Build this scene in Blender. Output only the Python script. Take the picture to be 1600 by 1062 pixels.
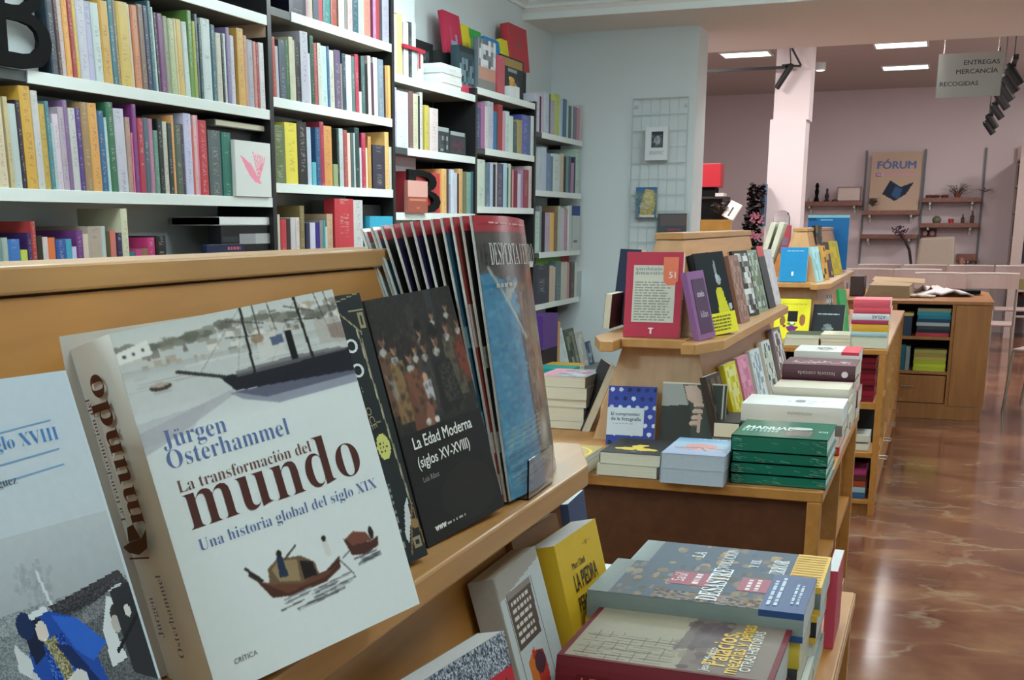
import bpy, math, random
import numpy as np
from mathutils import Vector, Matrix

random.seed(7); np.random.seed(7)
for _o in list(bpy.data.objects): bpy.data.objects.remove(_o)
SC = bpy.context.scene
COL = SC.collection

# ------------------------------------------------------------------ camera
def cam_axes(yaw, pitch, roll):
    f = Vector((-math.sin(yaw)*math.cos(pitch), math.cos(yaw)*math.cos(pitch), -math.sin(pitch)))
    r = Vector((math.cos(yaw), math.sin(yaw), 0)); d = f.cross(r)
    return math.cos(roll)*r+math.sin(roll)*d, -math.sin(roll)*r+math.cos(roll)*d, f
_r, _d, _f = cam_axes(math.radians(22.28), math.radians(12.51), math.radians(0.12))
cam = bpy.data.cameras.new('camera'); co = bpy.data.objects.new('camera', cam); COL.objects.link(co)
co.matrix_world = Matrix(((_r.x, -_d.x, -_f.x, 0), (_r.y, -_d.y, -_f.y, 0), (_r.z, -_d.z, -_f.z, 1.38), (0, 0, 0, 1)))
cam.sensor_width = 36; cam.sensor_fit = 'HORIZONTAL'
cam.lens = 1862.6/1600*36; cam.shift_x = (800-694.2)/1600; cam.shift_y = (762.8-531)/1600
cam.clip_start = 0.02; cam.clip_end = 100
SC.camera = co

# ------------------------------------------------------------------ world, lights, exposure
w = bpy.data.worlds.new('world'); SC.world = w; w.use_nodes = True
bg = w.node_tree.nodes['Background']; bg.inputs[0].default_value = (0.80, 0.88, 0.92, 1); bg.inputs[1].default_value = 0.22
SC.view_settings.view_transform = 'Standard'; SC.view_settings.look = 'None'
SC.view_settings.exposure = -0.10; SC.view_settings.gamma = 1.0; SC.view_settings.use_curve_mapping = False

def s2l(c): return c/12.92 if c <= 0.04045 else ((c+0.055)/1.055)**2.4
def lin(h, a=1.0):
    if len(h) == 3: h = ''.join(x*2 for x in h)
    return (s2l(int(h[0:2], 16)/255), s2l(int(h[2:4], 16)/255), s2l(int(h[4:6], 16)/255), a)
def srgb(h):
    if len(h) == 3: h = ''.join(x*2 for x in h)
    return np.array([int(h[i:i+2], 16)/255 for i in (0, 2, 4)])

def area(name, loc, sx, sy, power, color, rot=(0, 0, 0)):
    l = bpy.data.lights.new(name, 'AREA'); l.shape = 'RECTANGLE'; l.size = sx; l.size_y = sy; l.energy = power; l.color = color
    o = bpy.data.objects.new(name, l); o.location = loc; o.rotation_euler = rot; COL.objects.link(o); return o
COOL = (0.88, 1.0, 1.0); PINK = (1.0, 0.95, 0.94)
# front room: unseen pendants added for fill; back room: seen lamps plus added ones
ADDED_PENDANTS = [(-1.7, -0.6), (-1.7, 2.2), (-1.7, 5.0), (0.4, 0.6), (0.4, 3.4), (0.4, 6.0), (-0.5, -1.5)]
for (x, y), pw_ in zip(ADDED_PENDANTS, (25, 12, 22, 6.5, 17, 24, 12)):
    area('lamp_or_fill_light', (x, y, 2.518), 0.56, 0.56, pw_, COOL)
    area('lamp_or_fill_light', (x, y, 2.602), 0.56, 0.56, pw_*0.55, COOL, (math.pi, 0, 0))
BACK_LAMPS_AND_FILLS = [(-0.52, 12.9), (-0.53, 14.75), (-2.0, 13.0), (-0.6, 10.5), (-2.5, 10.6), (2.0, 11.2), (2.0, 14.5)]  # those past the column lamp are unseen, added to light the back room
for x, y in BACK_LAMPS_AND_FILLS:
    area('lamp_or_fill_light', (x, y, 3.03), 0.48, 0.36, 11 if (x < 0 and y > 12) else 58, PINK)
ADDED_GLOBES = [(-0.75, 5.55, 2.58)]  # unseen globe, added to brighten the partition wall and soffit

# ------------------------------------------------------------------ materials
M = {}
def nodes(m):
    m.use_nodes = True; nt = m.node_tree; return nt, nt.nodes['Principled BSDF']
def N(nt, t, **kw):
    n = nt.nodes.new(t)
    for k, v in kw.items(): setattr(n, k, v)
    return n
def mixc(nt, fac, a, b, bt='MIX'):
    n = nt.nodes.new('ShaderNodeMix'); n.data_type = 'RGBA'; n.blend_type = bt
    for s, v in ((n.inputs[0], fac), (n.inputs[6], a), (n.inputs[7], b)):
        if hasattr(v, 'is_linked') or hasattr(v, 'links'): nt.links.new(v, s)
        else: s.default_value = v
    return n.outputs[2]
def plain(name, hx, rough=0.5, metal=0.0, amp=0.06, scale=30, spec=0.5):
    if name in M: return M[name]
    m = bpy.data.materials.new(name); nt, b = nodes(m)
    tc = N(nt, 'ShaderNodeTexCoord'); ns = N(nt, 'ShaderNodeTexNoise'); ns.inputs['Scale'].default_value = scale; ns.inputs['Detail'].default_value = 4
    nt.links.new(tc.outputs['Object'], ns.inputs['Vector'])
    c = lin(hx); d = tuple(max(0, x*(1-amp*2)) for x in c[:3])+(1,)
    nt.links.new(mixc(nt, ns.outputs[0], d, c), b.inputs['Base Color'])
    b.inputs['Roughness'].default_value = rough; b.inputs['Metallic'].default_value = metal
    b.inputs['Specular IOR Level'].default_value = spec
    M[name] = m; return m
def wood(name, h1, h2, rough=0.35, stretch=(14, 1.2, 14)):
    m = bpy.data.materials.new(name); nt, b = nodes(m)
    tc = N(nt, 'ShaderNodeTexCoord'); mp = N(nt, 'ShaderNodeMapping'); mp.inputs['Scale'].default_value = stretch
    ns = N(nt, 'ShaderNodeTexNoise'); ns.inputs['Scale'].default_value = 2.2; ns.inputs['Detail'].default_value = 7; ns.inputs['Distortion'].default_value = 0.6
    fn = N(nt, 'ShaderNodeTexNoise'); fn.inputs['Scale'].default_value = 11; fn.inputs['Detail'].default_value = 3
    nt.links.new(tc.outputs['Object'], mp.inputs[0]); nt.links.new(mp.outputs[0], ns.inputs[0]); nt.links.new(mp.outputs[0], fn.inputs[0])
    r = N(nt, 'ShaderNodeValToRGB'); r.color_ramp.elements[0].position = 0.32; r.color_ramp.elements[1].position = 0.68
    r.color_ramp.elements[0].color = lin(h2); r.color_ramp.elements[1].color = lin(h1)
    nt.links.new(ns.outputs[0], r.inputs[0])
    nt.links.new(mixc(nt, 0.10, r.outputs[0], fn.outputs[0], 'MULTIPLY'), b.inputs['Base Color'])
    b.inputs['Roughness'].default_value = rough
    bp = N(nt, 'ShaderNodeBump'); bp.inputs['Strength'].default_value = 0.05; nt.links.new(ns.outputs[0], bp.inputs['Height']); nt.links.new(bp.outputs[0], b.inputs['Normal'])
    M[name] = m; return m
def objcol(name, rough, spine=False, coat=0.0, spec=0.45):
    m = bpy.data.materials.new(name); nt, b = nodes(m)
    oi = N(nt, 'ShaderNodeObjectInfo'); tc = N(nt, 'ShaderNodeTexCoord')
    base = oi.outputs['Color']
    ns = N(nt, 'ShaderNodeTexNoise'); ns.inputs['Scale'].default_value = 18; ns.inputs['Detail'].default_value = 3
    nt.links.new(tc.outputs['Object'], ns.inputs[0])
    base = mixc(nt, 0.12, base, ns.outputs[0], 'OVERLAY')
    if spine:   # printed title: fine dark or light marks down the middle of the spine
        sp = N(nt, 'ShaderNodeSeparateXYZ'); nt.links.new(tc.outputs['Generated'], sp.inputs[0])
        cmb = N(nt, 'ShaderNodeCombineXYZ')
        mu = N(nt, 'ShaderNodeMath', operation='MULTIPLY'); mu.inputs[1].default_value = 46; nt.links.new(sp.outputs['Z'], mu.inputs[0])
        mr = N(nt, 'ShaderNodeMath', operation='MULTIPLY'); mr.inputs[1].default_value = 91; nt.links.new(oi.outputs['Random'], mr.inputs[0])
        my = N(nt, 'ShaderNodeMath', operation='MULTIPLY'); my.inputs[1].default_value = 3; nt.links.new(sp.outputs['Y'], my.inputs[0])
        nt.links.new(mu.outputs[0], cmb.inputs[0]); nt.links.new(mr.outputs[0], cmb.inputs[1]); nt.links.new(my.outputs[0], cmb.inputs[2])
        n2 = N(nt, 'ShaderNodeTexNoise'); n2.inputs['Scale'].default_value = 1.0; n2.inputs['Detail'].default_value = 1; nt.links.new(cmb.outputs[0], n2.inputs[0])
        g1 = N(nt, 'ShaderNodeMath', operation='GREATER_THAN'); g1.inputs[1].default_value = 0.55; nt.links.new(n2.outputs[0], g1.inputs[0])
        # across: |y-0.5|<0.2
        s1 = N(nt, 'ShaderNodeMath', operation='SUBTRACT'); s1.inputs[1].default_value = 0.5; nt.links.new(sp.outputs['Y'], s1.inputs[0])
        a1 = N(nt, 'ShaderNodeMath', operation='ABSOLUTE'); nt.links.new(s1.outputs[0], a1.inputs[0])
        l1 = N(nt, 'ShaderNodeMath', operation='LESS_THAN'); l1.inputs[1].default_value = 0.22; nt.links.new(a1.outputs[0], l1.inputs[0])
        # along: blocks
        c3 = N(nt, 'ShaderNodeCombineXYZ'); m3 = N(nt, 'ShaderNodeMath', operation='MULTIPLY'); m3.inputs[1].default_value = 3.3; nt.links.new(sp.outputs['Z'], m3.inputs[0])
        nt.links.new(m3.outputs[0], c3.inputs[0]); nt.links.new(mr.outputs[0], c3.inputs[1])
        n3 = N(nt, 'ShaderNodeTexNoise'); n3.inputs['Scale'].default_value = 1.0; nt.links.new(c3.outputs[0], n3.inputs[0])
        g3 = N(nt, 'ShaderNodeMath', operation='GREATER_THAN'); g3.inputs[1].default_value = 0.47; nt.links.new(n3.outputs[0], g3.inputs[0])
        p1 = N(nt, 'ShaderNodeMath', operation='MULTIPLY'); nt.links.new(g1.outputs[0], p1.inputs[0]); nt.links.new(l1.outputs[0], p1.inputs[1])
        p2 = N(nt, 'ShaderNodeMath', operation='MULTIPLY'); nt.links.new(p1.outputs[0], p2.inputs[0]); nt.links.new(g3.outputs[0], p2.inputs[1])
        p3 = N(nt, 'ShaderNodeMath', operation='MULTIPLY'); p3.inputs[1].default_value = 0.30; nt.links.new(p2.outputs[0], p3.inputs[0])
        bw = N(nt, 'ShaderNodeRGBToBW'); nt.links.new(oi.outputs['Color'], bw.inputs[0])
        lt = N(nt, 'ShaderNodeMath', operation='LESS_THAN'); lt.inputs[1].default_value = 0.25; nt.links.new(bw.outputs[0], lt.inputs[0])
        ink = mixc(nt, lt.outputs[0], (0.03, 0.03, 0.035, 1), (0.55, 0.55, 0.5, 1))
        base = mixc(nt, p3.outputs[0], base, ink)
    nt.links.new(base, b.inputs['Base Color'])
    b.inputs['Roughness'].default_value = rough; b.inputs['Coat Weight'].default_value = coat; b.inputs['Specular IOR Level'].default_value = spec
    M[name] = m; return m
def colattr(name, rough, spec=0.4):
    m = bpy.data.materials.new(name); nt, b = nodes(m)
    at = N(nt, 'ShaderNodeAttribute'); at.attribute_name = 'Col'
    tc = N(nt, 'ShaderNodeTexCoord'); ns = N(nt, 'ShaderNodeTexNoise'); ns.inputs['Scale'].default_value = 160
    nt.links.new(tc.outputs['Object'], ns.inputs[0])
    nt.links.new(mixc(nt, 0.08, at.outputs['Color'], ns.outputs[0], 'OVERLAY'), b.inputs['Base Color'])
    b.inputs['Roughness'].default_value = rough; b.inputs['Specular IOR Level'].default_value = spec
    M[name] = m; return m
WOOD = wood('beech_veneer', 'c68a46', 'b47a38')
WOODL = wood('beech_edge', 'c8955a', 'b8854b')
WOODP = wood('beech_panel', 'c89a68', 'bd8d5b', stretch=(14, 14, 1.2))
WOODD = wood('cabinet_wood', 'ac7642', '9a6636', stretch=(10, 10, 1.2))
SHELFW = wood('walnut_shelf', '8a5a4c', '74493d')
COVER = objcol('cover_card', 0.5, spec=.3); COVERS = objcol('spine_card', 0.42, spine=True); INK = objcol('printed_ink', 0.45)
GLOSS = objcol('cover_gloss', 0.13, coat=0.35)
PICT = colattr('printed_picture', 0.52, spec=.25); PICTG = colattr('printed_picture_gloss', 0.16)
def pages_mat():
    m = bpy.data.materials.new('book_pages'); nt, b = nodes(m)
    tc = N(nt, 'ShaderNodeTexCoord'); oi = N(nt, 'ShaderNodeObjectInfo')
    mp = N(nt, 'ShaderNodeMapping'); mp.inputs['Scale'].default_value = (3, 900, 3)
    ns = N(nt, 'ShaderNodeTexNoise'); ns.inputs['Scale'].default_value = 1; ns.inputs['Detail'].default_value = 2
    nt.links.new(tc.outputs['Object'], mp.inputs[0]); nt.links.new(mp.outputs[0], ns.inputs[0])
    nt.links.new(mixc(nt, ns.outputs[0], lin('c2bda6'), lin('eae4d0')), b.inputs['Base Color'])
    b.inputs['Roughness'].default_value = 0.8
    return m
PAGES = pages_mat()
PAGESW = plain('white_pages', 'e2e6e6', 0.75, amp=0.08, scale=200)
WALLF = plain('front_wall_paint', 'd6e0e3', 0.7, amp=0.02, scale=3)
WALLB = plain('back_wall_paint', 'd2c4c6', 0.7, amp=0.02, scale=3)
CEILM = plain('ceiling_paint', 'e9e6e2', 0.8, amp=0.02, scale=3)
CEILB = plain('back_ceiling_paint', 'bdb0aa', 0.8, amp=0.03, scale=2)
WHITEM = plain('white_metal', 'dfe9e6', 0.35, amp=0.02)
GREYM = plain('grey_metal', '6b7274', 0.45, amp=0.04)
BLACKM = plain('black_metal', '141618', 0.45, amp=0.05)
DARKB = plain('dark_backboard', '15191b', 0.6)
STEEL = plain('steel_wire', 'a8a49a', 0.3, metal=0.8)
BLACKP = plain('black_plastic', '08090a', 0.85, spec=.2)
CARD = plain('brown_cardboard', '9c8665', 0.8)
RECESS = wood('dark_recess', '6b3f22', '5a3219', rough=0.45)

def floor_mat():
    m = bpy.data.materials.new('red_marble'); nt, b = nodes(m)
    tc = N(nt, 'ShaderNodeTexCoord')
    mp = N(nt, 'ShaderNodeMapping'); mp.inputs['Scale'].default_value = (1.0, 1.5, 1); nt.links.new(tc.outputs['Object'], mp.inputs[0])
    n1 = N(nt, 'ShaderNodeTexNoise'); n1.inputs['Scale'].default_value = 2.2; n1.inputs['Detail'].default_value = 10; n1.inputs['Distortion'].default_value = 0.5
    nt.links.new(mp.outputs[0], n1.inputs[0])
    r1 = N(nt, 'ShaderNodeValToRGB'); e = r1.color_ramp.elements
    e[0].position = 0.30; e[0].color = lin('684030'); e[1].position = 0.74; e[1].color = lin('9a7050')
    x = r1.color_ramp.elements.new(0.5); x.color = lin('7c513c')
    nt.links.new(n1.outputs[0], r1.inputs[0])
    # light veins: thin cell borders of a distorted voronoi
    dn = N(nt, 'ShaderNodeTexNoise'); dn.inputs['Scale'].default_value = 3.2; dn.inputs['Detail'].default_value = 5; nt.links.new(mp.outputs[0], dn.inputs[0])
    ad = N(nt, 'ShaderNodeMix'); ad.data_type = 'RGBA'; ad.blend_type = 'LINEAR_LIGHT'; ad.inputs[0].default_value = 0.35
    nt.links.new(mp.outputs[0], ad.inputs[6]); nt.links.new(dn.outputs['Color'], ad.inputs[7])
    vo = N(nt, 'ShaderNodeTexVoronoi'); vo.feature = 'DISTANCE_TO_EDGE'; vo.inputs['Scale'].default_value = 1.7; nt.links.new(ad.outputs[2], vo.inputs['Vector'])
    rv = N(nt, 'ShaderNodeValToRGB'); rv.color_ramp.elements[0].position = 0.0; rv.color_ramp.elements[0].color = (1, 1, 1, 1)
    rv.color_ramp.elements[1].position = 0.06; rv.color_ramp.elements[0].color = (.55, .55, .55, 1); rv.color_ramp.elements[1].color = (0, 0, 0, 1); nt.links.new(vo.outputs['Distance'], rv.inputs[0])
    nm = N(nt, 'ShaderNodeTexNoise'); nm.inputs['Scale'].default_value = 2.6; nm.inputs['Detail'].default_value = 3; nt.links.new(mp.outputs[0], nm.inputs[0])
    rm = N(nt, 'ShaderNodeValToRGB'); rm.color_ramp.elements[0].position = 0.44; rm.color_ramp.elements[1].position = 0.60; nt.links.new(nm.outputs[0], rm.inputs[0])
    mu = N(nt, 'ShaderNodeMath', operation='MULTIPLY'); nt.links.new(rv.outputs[0], mu.inputs[0]); nt.links.new(rm.outputs[0], mu.inputs[1])
    c = mixc(nt, mu.outputs[0], r1.outputs[0], lin('a8967c'))
    nt.links.new(c, b.inputs['Base Color']); b.inputs['Roughness'].default_value = 0.16; b.inputs['Specular IOR Level'].default_value = 0.4
    rr = N(nt, 'ShaderNodeMapRange'); rr.inputs['To Min'].default_value = 0.10; rr.inputs['To Max'].default_value = 0.17; nt.links.new(n1.outputs[0], rr.inputs[0]); nt.links.new(rr.outputs[0], b.inputs['Roughness'])
    return m
FLOORM = floor_mat()

def emis(name, col, s):
    m = bpy.data.materials.new(name); nt, b = nodes(m); b.inputs['Base Color'].default_value = (1, 1, 1, 1)
    b.inputs['Emission Color'].default_value = col; b.inputs['Emission Strength'].default_value = s; return m
LAMPF = emis('added_cool_diffuser', (0.85, 1, 1, 1), 6); LAMPB = emis('warm_lamp_diffuser', (1, 0.95, 0.93, 1), 5); LAMPG = emis('added_globe_glow', (0.86, 1, 1, 1), 34)
def clear(name, hx, alpha_rough=0.05, tr=0.9):
    m = bpy.data.materials.new(name); nt, b = nodes(m); b.inputs['Base Color'].default_value = lin(hx)
    b.inputs['Transmission Weight'].default_value = tr; b.inputs['Roughness'].default_value = alpha_rough; b.inputs['IOR'].default_value = 1.2
    return m
ACRYL = clear('clear_acrylic', 'f2f4f4', 0.03, 1.0); FROST = clear('frosted_acrylic', 'd0d6d2', 0.3, 0.65)

# ------------------------------------------------------------------ mesh helpers
class MB:
    def __init__(s): s.v = []; s.f = []; s.m = []
    def add(s, vs, fs, mi=0):
        n = len(s.v); s.v += [tuple(v) for v in vs]
        for f in fs: s.f.append(tuple(i+n for i in f)); s.m.append(mi)
        return s
    def hexa(s, p, mi=0):  # p: 4 bottom ccw, 4 top ccw
        return s.add(p, [(3, 2, 1, 0), (4, 5, 6, 7), (0, 1, 5, 4), (1, 2, 6, 5), (2, 3, 7, 6), (3, 0, 4, 7)], mi)
    def box(s, x0, x1, y0, y1, z0, z1, mi=0):
        return s.hexa([(x0, y0, z0), (x1, y0, z0), (x1, y1, z0), (x0, y1, z0), (x0, y0, z1), (x1, y0, z1), (x1, y1, z1), (x0, y1, z1)], mi)
    def prism(s, poly, z0, z1, mi=0, fn=None):  # poly in xy ccw, extruded in z; fn remaps
        n = len(poly); fn = fn or (lambda a, b, c: (a, b, c))
        vs = [fn(x, y, z0) for x, y in poly]+[fn(x, y, z1) for x, y in poly]
        fs = [tuple(range(n-1, -1, -1)), tuple(range(n, 2*n))]+[(i, (i+1) % n, (i+1) % n+n, i+n) for i in range(n)]
        return s.add(vs, fs, mi)
    def tube(s, p, q, r, n=8, mi=0, r2=None):
        p = Vector(p); q = Vector(q); d = (q-p).normalized(); a = d.orthogonal().normalized(); b = d.cross(a); r2 = r if r2 is None else r2
        vs = [p+r*(math.cos(t)*a+math.sin(t)*b) for t in [2*math.pi*i/n for i in range(n)]]+[q+r2*(math.cos(t)*a+math.sin(t)*b) for t in [2*math.pi*i/n for i in range(n)]]
        fs = [tuple(range(n-1, -1, -1)), tuple(range(n, 2*n))]+[(i, (i+1) % n, (i+1) % n+n, i+n) for i in range(n)]
        return s.add(vs, fs, mi)
    def lathe(s, prof, n=16, c=(0, 0, 0), mi=0):
        vs = []; fs = []
        for r, z in prof:
            for i in range(n): t = 2*math.pi*i/n; vs.append((c[0]+r*math.cos(t), c[1]+r*math.sin(t), c[2]+z))
        for k in range(len(prof)-1):
            for i in range(n): fs.append((k*n+i, k*n+(i+1) % n, (k+1)*n+(i+1) % n, (k+1)*n+i))
        fs.append(tuple(range(n-1, -1, -1))); fs.append(tuple(range((len(prof)-1)*n, len(prof)*n)))
        return s.add(vs, fs, mi)
    def mesh(s, name):
        me = bpy.data.meshes.new(name); me.from_pydata(s.v, [], s.f)
        me.polygons.foreach_set('material_index', s.m); me.update(); return me

def obj(name, mb, mats, parent=None, color=None, bevel=0, smooth=False):
    me = mb if isinstance(mb, bpy.types.Mesh) else mb.mesh(name)
    if not isinstance(mats, (list, tuple)): mats = [mats]
    if not me.materials:
        for m in mats: me.materials.append(m)
    o = bpy.data.objects.new(name, me); COL.objects.link(o)
    if parent: o.parent = parent
    if color: o.color = lin(color)
    if bevel:
        b = o.modifiers.new('bevel', 'BEVEL'); b.width = bevel; b.segments = 2; b.limit_method = 'ANGLE'
    if smooth: me.polygons.foreach_set('use_smooth', [True]*len(me.polygons))
    return o
def tag(o, label=None, cat=None, group=None, kind=None):
    if label: o['label'] = label
    if cat: o['category'] = cat
    if group: o['group'] = group
    if kind: o['kind'] = kind
    return o
def thing(name, label, cat, group=None, mat=None, loc=None):
    o = bpy.data.objects.new(name, None); COL.objects.link(o); o.empty_display_size = 0.05
    if mat is not None: o.matrix_world = mat
    if loc is not None: o.location = loc
    return tag(o, label, cat, group)
def struct(name, mb, mats, parent=None, **k):
    o = obj(name, mb, mats, parent, **k)
    if not parent: o['kind'] = 'structure'
    return o
def pose(pos, yaw, lean=0, roll=0, width=0):
    a, l, r = map(math.radians, (yaw, lean, roll))
    W = Vector((math.cos(a), math.sin(a), 0)); Nn = Vector((-math.sin(a), math.cos(a), 0)); U = math.cos(l)*Vector((0, 0, 1))+math.sin(l)*Nn
    W, U = math.cos(r)*W-math.sin(r)*U, math.cos(r)*U+math.sin(r)*W
    Y = U.cross(W)
    p = Vector(pos)+Vector((0, 0, max(0, width*math.sin(r))))
    return Matrix(((W.x, Y.x, U.x, p.x), (W.y, Y.y, U.y, p.y), (W.z, Y.z, U.z, p.z), (0, 0, 0, 1)))
def flat(corner, facing, yaw=0):
    """matrix of a book lying face up; facing = what shows to -y: spine / fore / tail / head; corner = origin (front cover bottom-left)"""
    a = math.radians(yaw); X = Vector((math.cos(a), math.sin(a), 0)); Yy = Vector((-math.sin(a), math.cos(a), 0))
    W, U = {'spine': (Yy, -X), 'fore': (-Yy, X), 'tail': (X, Yy), 'head': (-X, -Yy)}[facing]
    Y = U.cross(W); p = corner
    return Matrix(((W.x, Y.x, U.x, p[0]), (W.y, Y.y, U.y, p[1]), (W.z, Y.z, U.z, p[2]), (0, 0, 0, 1)))

# ------------------------------------------------------------------ lettering
_SER = {}
for i in range(26):
    _SER[chr(65+i)] = chr(0x1D400+i); _SER[chr(97+i)] = chr(0x1D41A+i)
for i in range(10): _SER[chr(48+i)] = chr(0x1D7CE+i)
_ACC = {'á': 'a', 'é': 'e', 'í': 'i', 'ó': 'o', 'ú': 'u', 'ü': 'u', 'Ó': 'O', 'Í': 'I', 'ñ': 'n'}
_cache = {}
def text_mesh(s, serif=False, offset=0.0, real=False):
    k = (s, serif, offset)
    if k in _cache: return _cache[k]
    def ev(t):
        cu = bpy.data.curves.new('t', 'FONT'); cu.body = t; cu.size = 1; cu.resolution_u = 3; cu.offset = offset if real else max(min(offset, 0), -.012)
        o = bpy.data.objects.new('t', cu); me = bpy.data.meshes.new_from_object(o)
        bpy.data.objects.remove(o); bpy.data.curves.remove(cu)
        v = [tuple(x.co) for x in me.vertices]; f = [tuple(p.vertices) for p in me.polygons]; bpy.data.meshes.remove(me)
        if offset > 0 and not real:      # bold: the outline laid down again slightly to each side
            v0, f0 = list(v), list(f)
            for q_, (dx, dy) in enumerate(((offset, 0), (-offset, 0), (0, offset*.6), (0, -offset*.6))):
                n = len(v); v += [(a+dx, b+dy, (q_+1)*4e-5) for a, b, c in v0]; f += [tuple(i+n for i in q) for q in f0]
        return v, f
    if serif:
        base = ''.join(_SER.get(_ACC.get(c, c), _ACC.get(c, c)) for c in s)
        v, f = ev(base)
        for i, c in enumerate(s):      # accents drawn as small strokes above their letter
            if c in _ACC:
                pre, _ = ev(base[:i]) if i else ([(0, 0, 0)], 0); post, _ = ev(base[:i+1])
                x0 = max(p[0] for p in pre) if i else 0; x1 = max(p[0] for p in post); xm = (x0+x1)/2
                zt = 0.78 if c.isupper() else 0.55
                boxes = [(xm-.1, xm-.03, zt, zt+.07), (xm+.03, xm+.1, zt, zt+.07)] if c == 'ü' else [(xm-.02, xm+.05, zt, zt+.12)]
                for a, b_, c0, c1 in boxes:
                    n = len(v); v += [(a, c0, 0), (b_, c0, 0), (b_, c1, 0), (a, c1, 0)]; f.append((n, n+1, n+2, n+3))
    else: v, f = ev(s)
    _cache[k] = (v, f); return v, f
def text(parent, s, u, v, width, color, w, h, serif=False, offset=0.0, hscale=1.0, rot=0, name='lettering', eps=0.0009, align='l', plane='front', t=0.02, height=None, label=None):
    """lettering on a cover: u, v baseline start in cover fractions (v from the top), width in metres; rot turns it in the cover plane"""
    vs, fs = text_mesh(s, serif, offset)
    if not fs: return None
    x0 = min(p[0] for p in vs); x1 = max(p[0] for p in vs); k = width/(x1-x0); kz = k*hscale
    if height: kz = height/max(p[1] for p in vs)
    c, sn = math.cos(math.radians(rot)), math.sin(math.radians(rot))
    out = []
    for p in vs:
        a = (p[0]-x0-(0 if align == 'l' else (x1-x0)/2))*k; b = p[1]*kz
        X = u*w+a*c-b*sn; Z = h*(1-v)+a*sn+b*c
        out.append((X, -eps-p[2], Z) if plane == 'front' else (-eps, X, Z))
    mb = MB(); mb.add(out, fs)
    o = obj(name, mb, INK, parent, color=color)
    if label: o['label'] = label
    return o

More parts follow.
